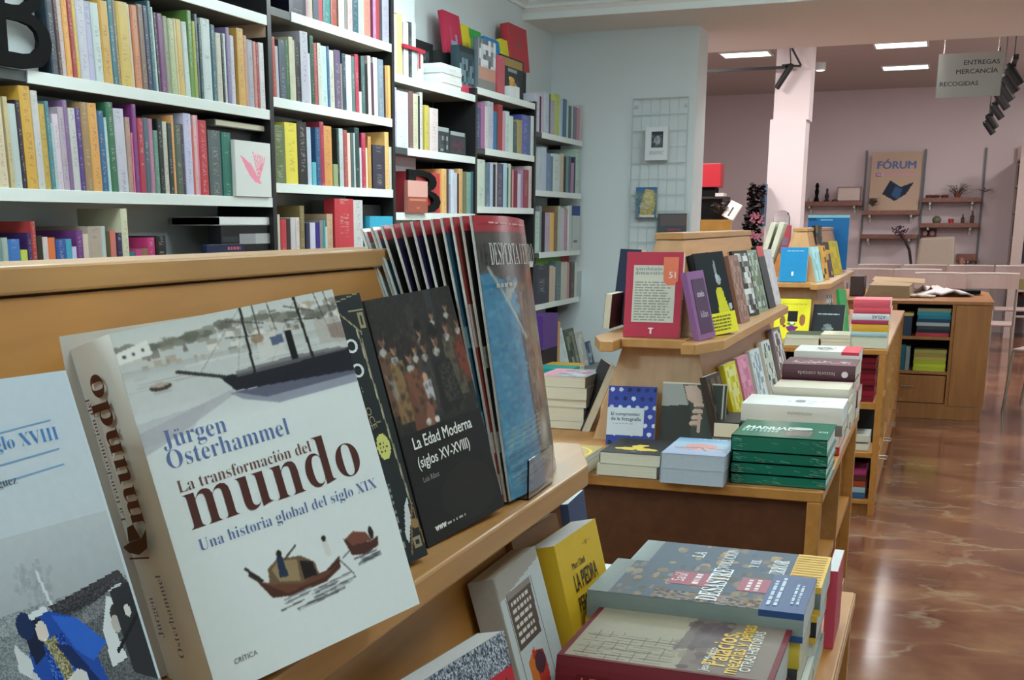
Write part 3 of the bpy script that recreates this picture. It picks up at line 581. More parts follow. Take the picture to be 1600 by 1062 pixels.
ROWS = {
'1a': (1.79, "2840/29/220/345 2870/17/220/533 2886/21/220/cbb 2907/23/220/ea4 2929/21/220/a22 2950/16/220/db4 2966/39/220/ccd 3005/30/220/bbd 3035/34/220/cdd 3070/43/232/da3 3113/25/243/178 3138/17/243/876 3155/58/243/db4 3214/9/243/ddc 3226/32/243/d85 3259/31/251/865 3289/26/251/235 3316/19/269/367 3335/11/253/bdd 3345/16/239/323 3361/32/240/737 3394/25/236/998 3418/30/233/bc9 3449/13/236/dc9 3461/34/237/db5 3495/29/234/cdd 3524/26/274/694 3550/19/244/ab3 3569/16/269/567 3585/19/241/355 3604/55/262/cdd 3660/28/249/267 3688/34/227/ccb 3722/15/225/222 3737/17/230/cdd 3754/23/253/87a 3777/27/230/ccd 3825/43/261/da4 3867/25/242/c97 3892/38/232/aab 3930/22/230/c87 3952/22/228/a34 3974/36/232/ddd"),
'1b': (1.475, "2598/35/233/dca 2643/17/238/cb8 2660/30/222/bcc 2690/19/234/323 2709/44/273/da2 2753/27/264/ccc 2780/27/232/ca3 2807/16/241/489 2823/12/184/acc 2835/26/209/dcd 2860/24/230/bab 2884/19/251/869 2903/29/231/ccc 2932/25/234/538 2956/35/251/a85 2991/40/252/ea4 3032/31/234/269 3063/13/217/bdd 3076/35/262/375 3110/54/247/ccd 3164/22/226/b98 3190/8/182/e79 3199/22/267/838 3220/30/227/b24 3251/28/231/467 3279/23/230/b79 3301/23/196/698 3324/29/233/122 3353/23/227/ccb 3376/27/224/233 3403/15/250/ea5 3418/36/223/565 3454/18/226/435 3473/43/262/cce 3516/13/224/d65 3529/19/260/ebb 3548/13/261/e8a 3561/48/247/c23 3619/80/219/566 3699/58/217/176"),
'1c': (1.15, "2560/19/186/bcc 2579/15/188/799 2593/21/195/aba 2614/47/190/27c 2661/26/161/cd4 2688/18/207/426 2705/20/238/b33 2725/25/199/332 2750/23/195/dcc 2773/32/193/e73 2805/43/187/15a 2848/29/188/3ac 2877/19/166/cce 2896/30/212/738 2926/25/202/dcb 2951/61/224/ba9 3012/21/224/bcc 3033/21/208/553 3054/27/211/d76 3081/29/204/325 3111/33/277/ddb 3144/30/144/188 3174/34/152/c38 3208/34/154/975 3243/41/188/c17 3284/54/192/111"),
'2a': (2.16, "4202/132/220/113 4334/20/220/c9a 4353/39/220/cba 4392/45/220/567 4437/40/220/c45 4477/62/220/288 4539/53/220/a43 4614/54/220/ccb 4668/22/220/888 4690/44/220/daa 4734/57/220/256 4791/58/220/aba 4849/65/220/d76 4938/30/220/a69 4969/37/220/933 5030/70/220/99a"),
'2b': (1.84, "4026/37/254/eca 4064/26/214/b43 4090/27/185/bbc 4117/50/211/456 4167/28/216/263 4195/32/231/cca 4226/16/223/ccb 4242/41/220/222 4283/62/264/bbc 4345/21/190/ccd 4366/30/258/153 4396/26/235/b45 4422/30/238/ccb 4452/49/232/bdd 4501/22/236/269 4523/45/225/ccb 4568/55/231/657 4624/14/183/a98 4638/34/226/245 4671/53/225/cdd 4724/34/225/577 4758/34/237/b24 4792/25/90/ccc 4817/35/236/466 4852/25/210/222 4878/31/245/dcc 4908/31/221/534 4940/42/246/cdd 4982/59/244/789 5040/16/214/222 5056/27/225/b84 5084/27/228/da5"),
'2c': (1.53, "4051/97/212/674 4148/94/228/ed2 4243/75/237/222 4318/37/222/bcd 4354/33/90/5bc 4388/38/226/158 4425/35/250/a24 4460/74/237/d94 4534/43/90/9a7 4578/18/234/133 4596/37/236/bcc 4633/37/232/a44 4670/30/223/ecb 4700/27/223/566 4727/15/226/bcc 4742/47/249/244 4789/20/169/ccc 4808/40/232/b25 4848/20/172/eda 4868/32/221/c94 4913/129/189/334 5042/43/251/eb6 5086/35/189/ccb"),
'2d': (1.2, "4052/35/215/ccb 4087/45/198/c23 4133/36/200/433 4169/37/205/ccc 4206/33/205/dcc 4239/38/250/874 4287/34/183/335 4321/49/185/ccd 4370/35/185/328 4405/31/194/888 4436/15/194/2ab 4451/20/169/ccb 4471/52/220/ca8 4539/175/283/c23 4714/91/280/ccc"),
'3a': (2.04, "5136/51/257/ddb 5187/60/265/eb7 5261/53/239/dde 5314/37/245/233 5351/46/249/bcc"),
'3b': (1.725, "5146/27/258/aac 5173/135/248/cdd 5309/50/258/755 5359/65/251/cca 5423/18/245/222 5441/35/264/ccc 5494/53/210/cb4 5557/106/204/dcc"),
'3c': (1.43, "5714/63/219/eb6 5776/27/217/544 5803/32/146/99a 5835/46/220/cde 5881/41/205/ccd 5922/24/203/322 5946/57/228/da6 6003/53/216/775 6056/60/215/7a9 6116/39/220/367"),
'4b': (1.78, "6182/88/204/347 6269/60/235/a69 6329/46/219/ccc 6375/93/251/bbc 6468/47/206/27a 6515/32/199/456 6547/73/249/a33 6620/49/213/c9a 6669/68/223/bdd 6737/68/202/cdc 6805/61/174/255 6866/88/191/a94 6954/145/227/45a 7098/28/228/678 7127/66/232/cdd"),
'4c': (1.47, "6212/122/249/cdc 6334/83/237/578 6417/44/240/bce 6461/44/232/233 6505/20/244/cbb 6525/113/240/446 6638/57/247/acd 6695/37/225/176 6732/37/247/ccb 6769/22/238/665 6791/28/215/d9a 6818/71/214/823 6889/56/196/ccd 6945/46/222/a8b 6990/103/225/923 7093/60/249/dcc"),
'5a': (1.93, "7201/90/222/ccd 7291/36/210/214 7327/61/226/cbc 7389/94/240/bcd 7483/38/242/567 7521/84/208/aab 7605/105/253/bc5 7710/75/236/acd 7784/83/239/579 7868/49/233/bdd 7916/71/208/577 7987/35/213/cdd 8022/88/210/889 8110/74/209/c9a 8184/59/234/dcc"),
'5b': (1.58, "7221/54/237/bcc 7275/78/241/bcd 7353/89/265/bcd 7442/105/234/68b 7547/46/218/689 7592/144/236/cdd 7737/86/245/cba 7823/64/228/243 7886/51/238/799 7937/64/237/568 8001/66/198/b8a 8067/39/239/446 8106/93/292/bdc"),
'5c': (1.2, "7217/111/253/bdc 7327/45/287/889 7372/67/254/222 7440/106/248/bac 7545/83/248/eb5 7628/84/290/864 7712/74/292/bcb 7786/75/278/ccd 7862/103/272/c9a 7964/38/266/834 8003/119/292/cdc"),
'5d': (0.876, "7220/331/248/113 7551/83/234/cb9 7634/49/225/dbb 7683/124/258/577 7808/140/250/ccb 7948/66/244/d99 8014/120/241/433 8134/55/238/ddc 8188/296/176/bcc 8485/88/158/823"),
}
# ================================================================== books standing on the wall shelves, one by one
CNAMES = [('white', 'dde'), ('cream', 'ddc'), ('pale grey', 'bcc'), ('grey', '899'), ('dark grey', '556'), ('black', '222'), ('navy', '235'), ('blue', '268'), ('pale blue', '9bd'),
          ('teal', '288'), ('sea green', '698'), ('dark green', '264'), ('green', '694'), ('lime', 'bc4'), ('yellow', 'ed3'), ('amber', 'da4'), ('orange', 'e73'), ('salmon', 'd87'), ('pink', 'e8a'),
          ('magenta', 'c28'), ('purple', '639'), ('mauve', '98a'), ('crimson', 'b24'), ('red', 'c33'), ('maroon', '622'), ('brown', '865'), ('tan', 'ba8'), ('olive', '885')]
def cname(c):
    a = srgb(c); return min(CNAMES, key=lambda k: float(((srgb(k[1])-a)**2).sum()))[0]
_shm = {}
def shelf_book_mesh(t, h, d):
    k = (t, h, d)
    if k in _shm: return _shm[k]
    mb = MB(); c = .0009; b = min(.0018, t*.12)
    mb.box(-d, 0, .0004, c, 0, h).box(-d, 0, t-c, t-.0004, 0, h)
    mb.prism([(0, .0004), (b, .0004+t*.2), (b, t*.8), (0, t-.0004), (-.0008, t-c), (-.0008, c)], 0, h)
    mb.box(-d+.002, -.001, c, t-c, .001, h-.0025, 1)
    _shm[k] = mb.mesh('book'); return _shm[k]
ROWNAME = {'1a': ('second shelf of the leftmost bookcase', 'books on the second shelf, leftmost bookcase'), '1b': ('third shelf of the leftmost bookcase', 'books on the third shelf, leftmost bookcase'),
           '1c': ('lowest visible shelf of the leftmost bookcase', 'books on the lowest visible shelf, leftmost bookcase'), '2a': ('top shelf of the second bookcase', 'books on the top shelf, second bookcase'),
           '2b': ('second shelf of the second bookcase', 'books on the second shelf, second bookcase'), '2c': ('third shelf of the second bookcase', 'books on the third shelf, second bookcase'),
           '2d': ('lowest visible shelf of the second bookcase', 'books on the lowest visible shelf, second bookcase'), '3a': ('top shelf of the third bookcase', 'books on the top shelf, third bookcase'),
           '3b': ('second shelf of the third bookcase', 'books on the second shelf, third bookcase'), '3c': ('third shelf of the third bookcase', 'books on the third shelf, third bookcase'),
           '4b': ('second shelf of the fourth bookcase', 'books on the second shelf, fourth bookcase'), '4c': ('third shelf of the fourth bookcase', 'books on the third shelf, fourth bookcase'),
           '5a': ('top shelf of the last bookcase', 'books on the top shelf, last bookcase'), '5b': ('second shelf of the last bookcase', 'books on the second shelf, last bookcase'),
           '5c': ('third shelf of the last bookcase', 'books on the third shelf, last bookcase'), '5d': ('fourth shelf of the last bookcase', 'books on the fourth shelf, last bookcase')}
ORD = ['first', 'second', 'third', 'fourth', 'fifth', 'sixth', 'seventh', 'eighth', 'ninth', 'tenth']
LEAN = {'1a': 3.0, '1b': 2.2, '2b': 1.5, '1c': .5, '2c': 1.0}
for rn, (z, data) in ROWS.items():
    rnd = random.Random(rn); items = [tuple(x.split('/')) for x in data.split()]
    cnt = {}; tot = {}
    def wd(t): return 'thick ' if t >= .042 else ('slim ' if t <= .019 else '')
    for y, t, h, c in items: k = wd(int(t)/1000)+cname(c); tot[k] = tot.get(k, 0)+1
    for i, (y, t, h, c) in enumerate(items):
        y, t, h = int(y)/1000, int(t)/1000, int(h)/1000
        k = wd(t)+cname(c); cnt[k] = cnt.get(k, 0)+1
        d = .20 if t > .045 else .15+.02*rnd.random()
        if t > .16: d = .05
        me = shelf_book_mesh(t, h, round(d, 3))
        o = obj('book', me, [COVERS, PAGES], color=c)
        place, grp = ROWNAME[rn]
        place = place.replace(' of the', ',')
        if tot[k] > 1: lab = f"{k} book spine, {ORD[cnt[k]-1] if cnt[k] <= 10 else str(cnt[k])+'th'} such from the left, {place}"
        else: lab = f"{k} book spine, the only such one, {place}"
        lum = sum(o.color[:3])/3; o.color = tuple((x*.87+lum*.13)*.88 for x in o.color[:3])+(1,)
        tag(o, lab, 'book', grp)
        o.location = (-2.349-.004*rnd.random(), y, z+.001)
        ln = LEAN.get(rn, 0)
        if rn == '1a' and y > 3.5: ln = 1.2
        if rn == '1b' and y > 3.15: ln = .8
        if ln: o.rotation_euler = (math.radians(ln), 0, 0)

# things of other kinds standing among them (all face the room, towards +x)
def face(pos, w, h, t, color, label, cv=None, yaw=90, lean=0, cat='book', name='book', group=None, hard=False, pages=None, **k):
    r = book(label, w, h, t, color, pose(pos, yaw, lean), group, cat, name, hard=hard, pages=pages, **k)
    if cv is not None: picture(r, cv, w, h)
    return r
def letter_b(y0, w, h, z, label, x=-2.33, boxcol='b9c4c6', boxw=None, boxh=None, by=None):
    vs, fs = text_mesh('B', offset=.004, real=True)
    x0 = min(p[0] for p in vs); x1 = max(p[0] for p in vs); z1 = max(p[1] for p in vs); z0_ = min(p[1] for p in vs)
    mb = MB(); mb.add([(0.0, (p[0]-x0)/(x1-x0)*w, (p[1]-z0_)/(z1-z0_)*h) for p in vs], fs)
    o = obj('letter', mb, BLACKP); s = o.modifiers.new('thick', 'SOLIDIFY'); s.thickness = .014; s.offset = 0
    o.location = (x, y0, z+.001); return tag(o, label, 'letter', 'large display letters')
letter_b(2.60, .225, .275, 1.79, 'large black letter B before a pale box, at the left edge of the photo', x=-2.338)
bb = obj('box', MB().box(-.16, 0, 0, .34, 0, .26), plain('pale_box', 'c9d3d5', .6)); bb.location = (-2.372, 2.47, 1.791); tag(bb, 'pale grey box standing behind the large black B at the left edge', 'box')
letter_b(5.29, .395, .20, 1.43, 'black letter B against a red box, half hidden by a pink book', x=-2.352)
bb = obj('box', MB().box(-.1, 0, 0, .345, 0, .195), plain('red_box', 'c02c38', .4)); bb.location = (-2.362, 5.37, 1.431); tag(bb, 'bright red box behind the black B on the third bookcase', 'box')
cv = Canvas(12, 16, 'cf9d93').rect(0, .52, 1, 1, '96503f').rect(.1, .56, .9, .60, 'c07a68'); cv.ell(.5, .86, .1, .05, 'b8705c')
face((-2.325, 5.235, 1.431), .235, .148, .02, 'b07068', 'small book, pink above and terracotta below, in front of the black B', cv, group=None)
# face-out book with the folded pink figure
r = face((-2.335, 3.757, 1.478), .245, .193, .018, 'd8dcda', 'white face-out book with a folded pink striped figure on its cover')
cv = Canvas(60, 50, 'd8dcda').poly([(.13, .25), (.42, .42), (.52, .62), (.68, .76), (.72, .72), (.50, .68), (.30, .52)], 'ee93aa').poly([(.13, .25), (.45, .42), (.70, .76), (.55, .74), (.38, .62)], 'ee93aa')
for k in range(7): cv.line(.50+.055*k, .20+.012*k, .64+.018*k, .72-.04*k, .012, 'ee8fa6')
picture(r, cv, .245, .193)
face((-2.40, 3.665, 1.478), .36, .235, .02, '17191c', 'large black landscape book standing behind the white pink-figure book')
g = obj('book', MB().box(-.17, 0, 0, .34, 0, .022).box(-.168, .002, .005, .338, .003, .019, 1), [COVER, PAGES], color='6f7370'); g.location = (-2.37, 3.69, 1.715); tag(g, 'grey book lying flat on top of the large black landscape book', 'book')
face((-2.36, 3.685, 1.152), .372, .222, .05, '15181c', 'wide black boxed book with a silver title bar on the leftmost bookcase', Canvas(40, 24, '14171b').rect(.33, .14, .62, .29, '8f9294').rect(.62, .14, .93, .29, 'a9acae').rect(.02, .16, .3, .27, '2c2f33'), name='boxed_book')
g = obj('book', MB().box(-.2, 0, 0, .385, 0, .03).box(-.198, .002, .0, .383, .003, .027, 1), [COVER, PAGESW], color='cfd0cc'); g.location = (-2.362, 3.68, 1.376); tag(g, 'white book lying across the top of the wide black boxed book', 'book')
cv = Canvas(30, 16, '1d2848').ell(.33, .65, .13, .26, '45a2cf').ell(.28, .72, .06, .15, '1d2848')
r = face((-2.30, 3.50, 1.152), .235, .160, .02, '1d2848', 'small navy face-out book with a pale blue wave and red lettering', cv)
txtlines(r, .235, .16, .55, .03, .97, .55, 4, 'b0566a', seed=3)
r = face((-2.345, 4.865, 1.202), .255, .212, .04, '35a3c4', 'bright cyan face-out book at the right end of the second bookcase', hard=True)
text(r, 'fondo', .55, .62, .07, 'bfe3ee', .255, .212)
g = obj('book', MB().box(-.03, 0, 0, .26, 0, .262), COVER, color='181a1d'); g.location = (-2.40, 4.84, 1.202); tag(g, 'black book standing behind the cyan face-out book', 'book')
# white gift-boxed books with a red ribbon
rb = MB(); rb.box(-2.45, -2.335, 5.235, 5.475, 2.165, 2.180).box(-2.337, -2.333, 5.40, 5.412, 2.09, 2.17)
rib = obj('ribbon', rb, plain('red_ribbon', 'a51f36', .5)); tag(rib, 'dark red ribbon tied round the white books on the third bookcase', 'ribbon')
g = obj('book', MB().box(-.17, 0, 0, .075, 0, .125), COVERS, color='e3dddd'); g.location = (-2.347, 5.40, 2.041); tag(g, 'low white book right of the ribboned set on the third bookcase', 'book')
for k in range(5):
    g = obj('book', MB().box(-.17, 0, 0, .27, 0, .0225).box(-.171, -.004, .001, .269, .002, .0205, 1), [COVERS, PAGESW], color=['e4e8e6', 'dfe5e4', 'e8eae8', 'd9dfdf', 'e3e6e6'][k])
    g.location = (-2.355+.004*(k % 2), 5.715+.003*(k % 3), 2.042+k*.0228)
    tag(g, f"white book lying flat, {['bottom', 'second from the bottom', 'middle', 'second from the top', 'top'][k]} of the white stack on the third bookcase", 'book', 'stack of white books on the third bookcase')
cv = Canvas(20, 16, '15181a').rect(.1, .2, .84, .95, '3f4646').noise(.1, .2, .84, .95, .12, 1)
face((-2.50, 5.60, 2.042), .36, .235, .02, '15181a', 'black book with a grey picture behind the white stack', cv)
cv = Canvas(14, 16, '31464e').cnoise(0, .25, 1, .85, ['54707a', '3a525c', '6d858c', '27373f'], 2).rect(0, .0, 1, .12, '1d2a30').rect(0, .84, 1, 1, 'cf4a62')
face((-2.38, 6.03, 2.045), .205, .235, .05, '33464f', 'dark grey boxed set with a pink foot on the third bookcase top', cv, name='boxed_book')
cv = Canvas(14, 20, '8d8f94').cnoise(.05, 0, 1, .55, ['b9c0c6', '747b84', '5d646c', 'd0d4d6'], 2).rect(.1, .55, 1, .78, 'b98a7c').rect(0, .78, 1, 1, '7f7f7c')
face((-2.362, 6.250, 2.088), .275, .258, .03, '5c6670', 'face-out photo book with grey and salmon cover, left on the fourth bookcase top', cv)
g = obj('book', MB().box(-.17, 0, 0, .12, 0, .205), COVERS, color='b04a55'); g.location = (-2.352, 6.53, 2.087); tag(g, 'thick red spine between the photo book and the black book with yellow figure', 'book')
cv = Canvas(20, 26, '22282a').rect(.08, .03, .95, .28, 'a08a52').rect(.06, .22, .94, 1, '2a3236').rect(.28, .27, .7, .33, '8e9ba0').ell(.47, .58, .12, .13, 'd0a050').ell(.6, .74, .15, .16, 'b98c56').ell(.42, .5, .06, .05, 'e0b868').noise(.3, .4, .8, .95, .1, 1)
face((-2.40, 6.72, 2.088), .40, .232, .03, '1d2224', 'black face-out book with a golden figure on the fourth bookcase top', cv)
for k in range(2):
    g = obj('box', MB().box(-.06, 0, 0, .075, 0, .06+.004*k), plain('white_card', 'dfe6e6', .6)); g.location = (-2.345, 6.735+k*.08, 2.087)
    tag(g, ['left of two small white boxes before the black book with golden figure', 'right of two small white boxes before the black book with golden figure'][k], 'box', 'small white boxes on the fourth bookcase top')
# row leaning on the wall above, standing on a second tier of boxes
tier = obj('box', MB().box(-.09, 0, 0, 1.30, 0, .212), plain('dark_tier_box', '23282a', .6)); tier.location = (-2.485, 5.98, 2.10-.06); tier.scale = (1, .92, 1); tag(tier, 'dark low box behind the top-shelf books, carrying the leaning colourful books', 'box')
for lab, y, w_, h_, c, cc in (
    ('crimson face-out book leaning on the wall, leftmost of the high row', 6.10, .235, .215, 'b82e4e', ['c04a64', '8a93a8', 'b82e4e']),
    ('yellow book leaning on the wall between the crimson and green books', 6.345, .13, .18, 'd6c52a', ['d6c52a', 'b0a83a']),
    ('green face-out book leaning on the wall beside the yellow one', 6.46, .19, .175, '33a148', ['33a148', '79c07e']),
    ('bright blue face-out book leaning on the wall right of the green one', 6.70, .25, .165, '1583c8', ['1583c8', '7db7d8', '3f87b0']),
    ('narrow yellow book leaning left of the large red book', 6.99, .12, .19, 'd8cf3a', ['d8cf3a', 'c0c060'])):
    cv = Canvas(10, 12, c).cnoise(.3, .35, .75, .85, cc, 2)
    face((-2.475, y, 2.256), w_, h_, .028, c, lab, cv, lean=8, group='colourful books leaning high on the wall')
r = face((-2.475, 7.135, 2.30), .33, .255, .055, 'c03a44', 'large thick red book leaning on the wall, rightmost of the high row', Canvas(16, 16, 'b9404c').ell(.45, .45, .1, .07, '7b6a5e'), lean=6, hard=True, group='colourful books leaning high on the wall')
tier2 = obj('box', MB().box(-.09, 0, 0, .26, 0, .21), plain('dark_tier_box2', '1c2022', .6)); tier2.location = (-2.485, 7.18-.015, 2.085); tag(tier2, 'dark box under the large thick red book near the wall corner', 'box')
# disc boxes and dark books
for k, (y, w_) in enumerate(((5.685, .155), (5.845, .225))):
    cv = Canvas(16, 12, '33393b').cnoise(.1, .3, .9, .95, ['4a5254', '2b3031', '8d9698', '3a4042'] if k == 0 else ['3a4042', '32383a', '5a3340'], 2).rect(.05, .03, .95, .13, '9aa4a6')
    face((-2.362, y, 1.727), w_, .125-.01*k, .014, '2b3032', ['dark face-out disc box with pale faces on the third bookcase', 'wide dark disc box right of the pale-faced one'][k], cv, name='disc_box', cat='disc box')
# last bookcase extras
face((-2.405, 7.42, .878), .55, .312, .02, '74a83c', 'tall lime green book behind the others on the fourth shelf, last bookcase', Canvas(20, 12, '6ea33a').rect(0, .30, 1, .5, 'c3d0c0'))
face((-2.425, 7.95, .878), .29, .30, .02, 'b9252f', 'tall red book behind the others on the fourth shelf, last bookcase')
r = face((-2.338, 7.935, 1.203), .26, .295, .02, 'c3cdcd', 'white face-out book with blue head band at the right of the third shelf', Canvas(14, 18, 'bfc9c9').rect(.25, 0, 1, .22, '2a4a8c').rect(.25, .22, .36, .95, 'aab5b5').rect(.45, .78, .8, .81, '6f7a80'))
# base shelf of the last bookcase: stacks and leaning books
BS = [((-2.16, 6.80, .422), .16, .40, '5b3a86', 'tall violet boxed book on the deep base shelf', 0), ((-2.15, 7.02, .422), .04, .39, 'c09a62', 'tan spine beside the violet boxed book', 0)]
g = obj('boxed_book', MB().box(-.2, 0, 0, .30, 0, .225, 0), COVER, color='14131f'); g.location = (-2.14, 6.76, .422); tag(g, 'black lower boxed book on the deep base shelf', 'book')
g = obj('boxed_book', MB().box(-.2, 0, 0, .30, 0, .20, 0), COVER, color='53337c'); g.location = (-2.14, 6.76, .648); tag(g, 'violet boxed book standing above the black one', 'book')
g = obj('book', MB().box(-.2, 0, 0, .05, 0, .37), COVERS, color='b98f5c'); g.location = (-2.14, 7.065, .422); tag(g, 'tall tan spine beside the violet boxed book', 'book')
for k, (y, w_, h_, c, lab, cc) in enumerate((
    (7.15, .2, .25, 'a4b1c4', 'pale book with a blue balloon leaning on the base shelf', ['a4b1c4', '5876b0', 'c8d0da']),
    (7.38, .17, .30, 'c3d3d3', 'white book leaning in the middle of the base shelf', ['c3d3d3', 'b5c6c8']),
    (7.58, .22, .28, '4a5647', 'dark green photo book leaning on the base shelf', ['4a5647', '78806a', '2d362e', '8d9488']),
    (7.83, .16, .24, 'b9bcb4', 'pale grey book with a red stripe leaning at the end of the base shelf', ['b9bcb4', 'cfd3cd']),
    (7.99, .14, .16, '3c5878', 'small blue book low at the end of the base shelf', ['3c5878', '9db0bd']))):
    cv = Canvas(9, 12, c).cnoise(.1, .1, .9, .9, cc, 2)
    face((-2.19, y, .425), w_, h_, .02, c, lab, cv, lean=14, group='books leaning on the base shelf')
for k, c in enumerate(['d8b23c', 'cfa93a', 'dfc060', 'c9a038']):
    g = obj('book', MB().box(-.2, 0, 0, .16, 0, .022).box(-.199, .002, .003, .162, .003, .019, 1), [COVER, PAGES], color=c); g.location = (-1.94, 6.80, .47+k*.0225)
    tag(g, f"yellow book lying flat, {['bottom', 'second', 'third', 'top'][k]} of the yellow stack by the base shelf", 'book', 'yellow stack by the base shelf')
bt = obj('plinth_box', MB().box(-2.11, -1.90, 6.2, 7.6, 0, .468), GREYM); tag(bt, 'low dark grey plinth before the last bookcases', 'plinth')
for k, c in enumerate(['d6dad8', 'c9d0ce', '2f9c98']):
    g = obj('book', MB().box(-.24, 0, 0, .2, 0, .032).box(-.238, -.002, .003, .198, .003, .029, 1), [COVER, PAGES], color=c); g.location = (-1.905, 6.52+.012*k, .47+k*.0325)
    tag(g, ['white book at the bottom of the teal-topped stack', 'pale book in the middle of the teal-topped stack', 'teal book lying on top of the stack by the base shelf'][k], 'book', 'teal-topped stack by the base shelf')
# ================================================================== foreground unit: books leaning on the ledge
def spinetext(parent, s, z0, y0, width, color, h, serif=False, offset=0.0, height=None, bul=.004):
    vs, fs = text_mesh(s, serif, offset); x0 = min(p[0] for p in vs); x1 = max(p[0] for p in vs); k = width/(x1-x0); kz = k if not height else height/max(p[1] for p in vs)
    mb = MB(); mb.add([(-bul-.0006-p[2], y0+p[1]*kz, z0*h+(p[0]-x0)*k) for p in vs], fs); return obj('lettering', mb, INK, parent, color=color)
# the big white history book
w, h, t = .186, .242, .060
r = book('big thick white history book with a harbour painting and brown title in the foreground', w, h, t, 'dfe5e4', pose((-.410, .614, 1.081), 67, 15, -6.4, w), cat='book')
cv = Canvas(280, 364, 'dfe5e4')
cv.vgrad(.0, .05, 'c9cdc9', 'd2d4d0').vgrad(.05, .27, 'c3c6c3', 'cdd0cf').vgrad(.22, .30, 'cdd0cf', 'dfe5e4')
for i in range(140):
    u = random.random(); v = random.uniform(.035, .105)-.02*(u > .6)
    cv.rect(u, v, u+random.uniform(.012, .05), v+random.uniform(.006, .02), random.choice(['8d8880', 'a39d92', 'e0ddd4', 'cbc6bb', '77726c', 'b3a594', '9a938c']), .85)
for i in range(60):
    u = random.random(); cv.ell(u, .045+.012*math.sin(u*9)+random.uniform(-.006, .01), .03, .009, random.choice(['6a6b60', '7b7a6f', '8d8b80']), .8)
cv.poly([(0, .055), (.13, .035), (.14, .075), (.0, .085)], 'e6e6e0').rect(.02, .064, .035, .072, '55534f').rect(.06, .060, .07, .068, '55534f').rect(.10, .054, .11, .062, '55534f')
cv.vgrad(.107, .13, 'b1b0ac', 'c3c6c3', .7)
for i in range(26): u = random.random(); v = random.uniform(.11, .17); cv.rect(u, v, u+random.uniform(.05, .2), v+.003, random.choice(['a8a8a6', 'b8b8b5', 'dcdcd8']), .6)
cv.poly([(0, .27), (.42, .215), (.42, .23), (.1, .31), (0, .33)], '9d9aa4', .45).poly([(0, .245), (.3, .235), (.2, .30), (0, .31)], 'aaa8b0', .4)
cv.poly([(.40, .225), (1, .24), (1, .285), (.6, .285), (.45, .25)], '7b7d92', .7).poly([(.42, .225), (1, .24), (1, .262), (.55, .26)], '4c4f63', .7)
cv.poly([(.372, .172), (.45, .178), (.7, .176), (1, .178), (1, .25), (.43, .222)], '25252e').poly([(.45, .17), (.72, .165), (.95, .17), (1, .185), (.45, .186)], '6d6a6c', .8)
cv.line(.211, .135, .40, .178, .006, '3a3837').line(.532, .185, .545, -.0, .0055, '26241f').line(.815, .18, .80, .0, .006, '26241f').rect(.715, .09, .745, .175, '1f1e20')
for a in ((.47, .03, .63, .055), (.45, .075, .64, .09), (.74, .02, .88, .05), (.73, .06, .9, .075), (.60, 0, .60, .11), (.90, 0, .93, .12), (.95, .0, .97, .13), (.67, 0, .68, .1)): cv.line(*a, .0025, '4a4642', .8)
for a in ((.545, .0, .30, .155), (.545, .02, .46, .175), (.80, .01, .62, .17), (.80, .01, .97, .16)): cv.line(*a, .0013, '6d6a66', .6)
cv.poly([(.58, .085), (.68, .08), (.70, .15), (.57, .16)], 'd5d3cc', .8).poly([(.64, .10), (.70, .095), (.70, .12), (.645, .125)], '3e4a70', .8).ell(.585, .095, .03, .012, '94795f', .8).poly([(.86, .08), (.99, .08), (1, .16), (.87, .15)], 'b7b0a6', .7).poly([(.93, .10), (1, .10), (1, .15), (.93, .14)], '86706a', .7)
cv.ell(.132, .164, .045, .010, '4c3f3a').ell(.132, .158, .035, .006, 'b5a79a').ell(.135, .178, .04, .004, 'b5b6b6')
# the two junks lower down
cv.poly([(.283, .742), (.34, .77), (.45, .79), (.60, .79), (.675, .765), (.665, .80), (.58, .822), (.42, .822), (.33, .805)], '4f2f26').poly([(.30, .752), (.45, .795), (.62, .795), (.66, .785), (.6, .806), (.4, .81)], '6e4433', .9)
cv.poly([(.335, .765), (.345, .725), (.39, .708), (.50, .722), (.555, .755), (.56, .79), (.47, .80)], '6f5a44').poly([(.36, .73), (.40, .714), (.48, .728), (.47, .79), (.38, .77)], '9b8462').poly([(.49, .735), (.545, .75), (.55, .79), (.49, .79)], '241c1b')
cv.poly([(.395, .70), (.42, .705), (.425, .765), (.385, .76)], '29354f').ell(.41, .695, .012, .010, '2a2420').line(.253, .702, .31, .75, .005, '2e2724').line(.262, .722, .30, .75, .005, '3e3028').line(.43, .715, .49, .69, .0035, '3a3330').line(.63, .745, .625, .715, .014, 'd8d8d2').ell(.625, .70, .010, .009, '2c2522').line(.665, .77, .72, .832, .003, '555', .8)
for i in range(26): u = random.uniform(.34, .62); v = random.uniform(.822, .87); cv.line(u, v, u+.11, v-.004, .0028, random.choice(['3d3b3d', '8b8d8f', 'a9adae', '5a5658']), .75)
cv.poly([(.715, .722), (.76, .745), (.84, .76), (.885, .752), (.875, .78), (.80, .79), (.735, .778)], '50302a').poly([(.725, .725), (.77, .712), (.83, .728), (.85, .758), (.75, .752)], '7a4a3c').ell(.855, .735, .012, .02, '2b2322').line(.69, .775, .73, .762, .003, '555', .8)
for i in range(14): u = random.uniform(.74, .80); v = random.uniform(.79, .815); cv.line(u, v, u+.09, v-.004, .0025, random.choice(['47484b', '8f9294']), .7)
cv.soft(1)
picture(r, cv, w, h)
BL, BR = '5d72a8', '4f2620'
text(r, 'Jürgen', .075, .325, .050, BL, w, h, True, -.018); text(r, 'Osterhammel', .072, .380, .100, BL, w, h, True, -.018)
text(r, 'La transformación del', .082, .447, .112, '6e4a44', w, h, True, -.018)
text(r, 'mundo', .088, .553, .151, BR, w, h, True, -.010, name='title')
text(r, 'Una historia global del siglo XIX', .098, .612, .158, BL, w, h, True, -.020)
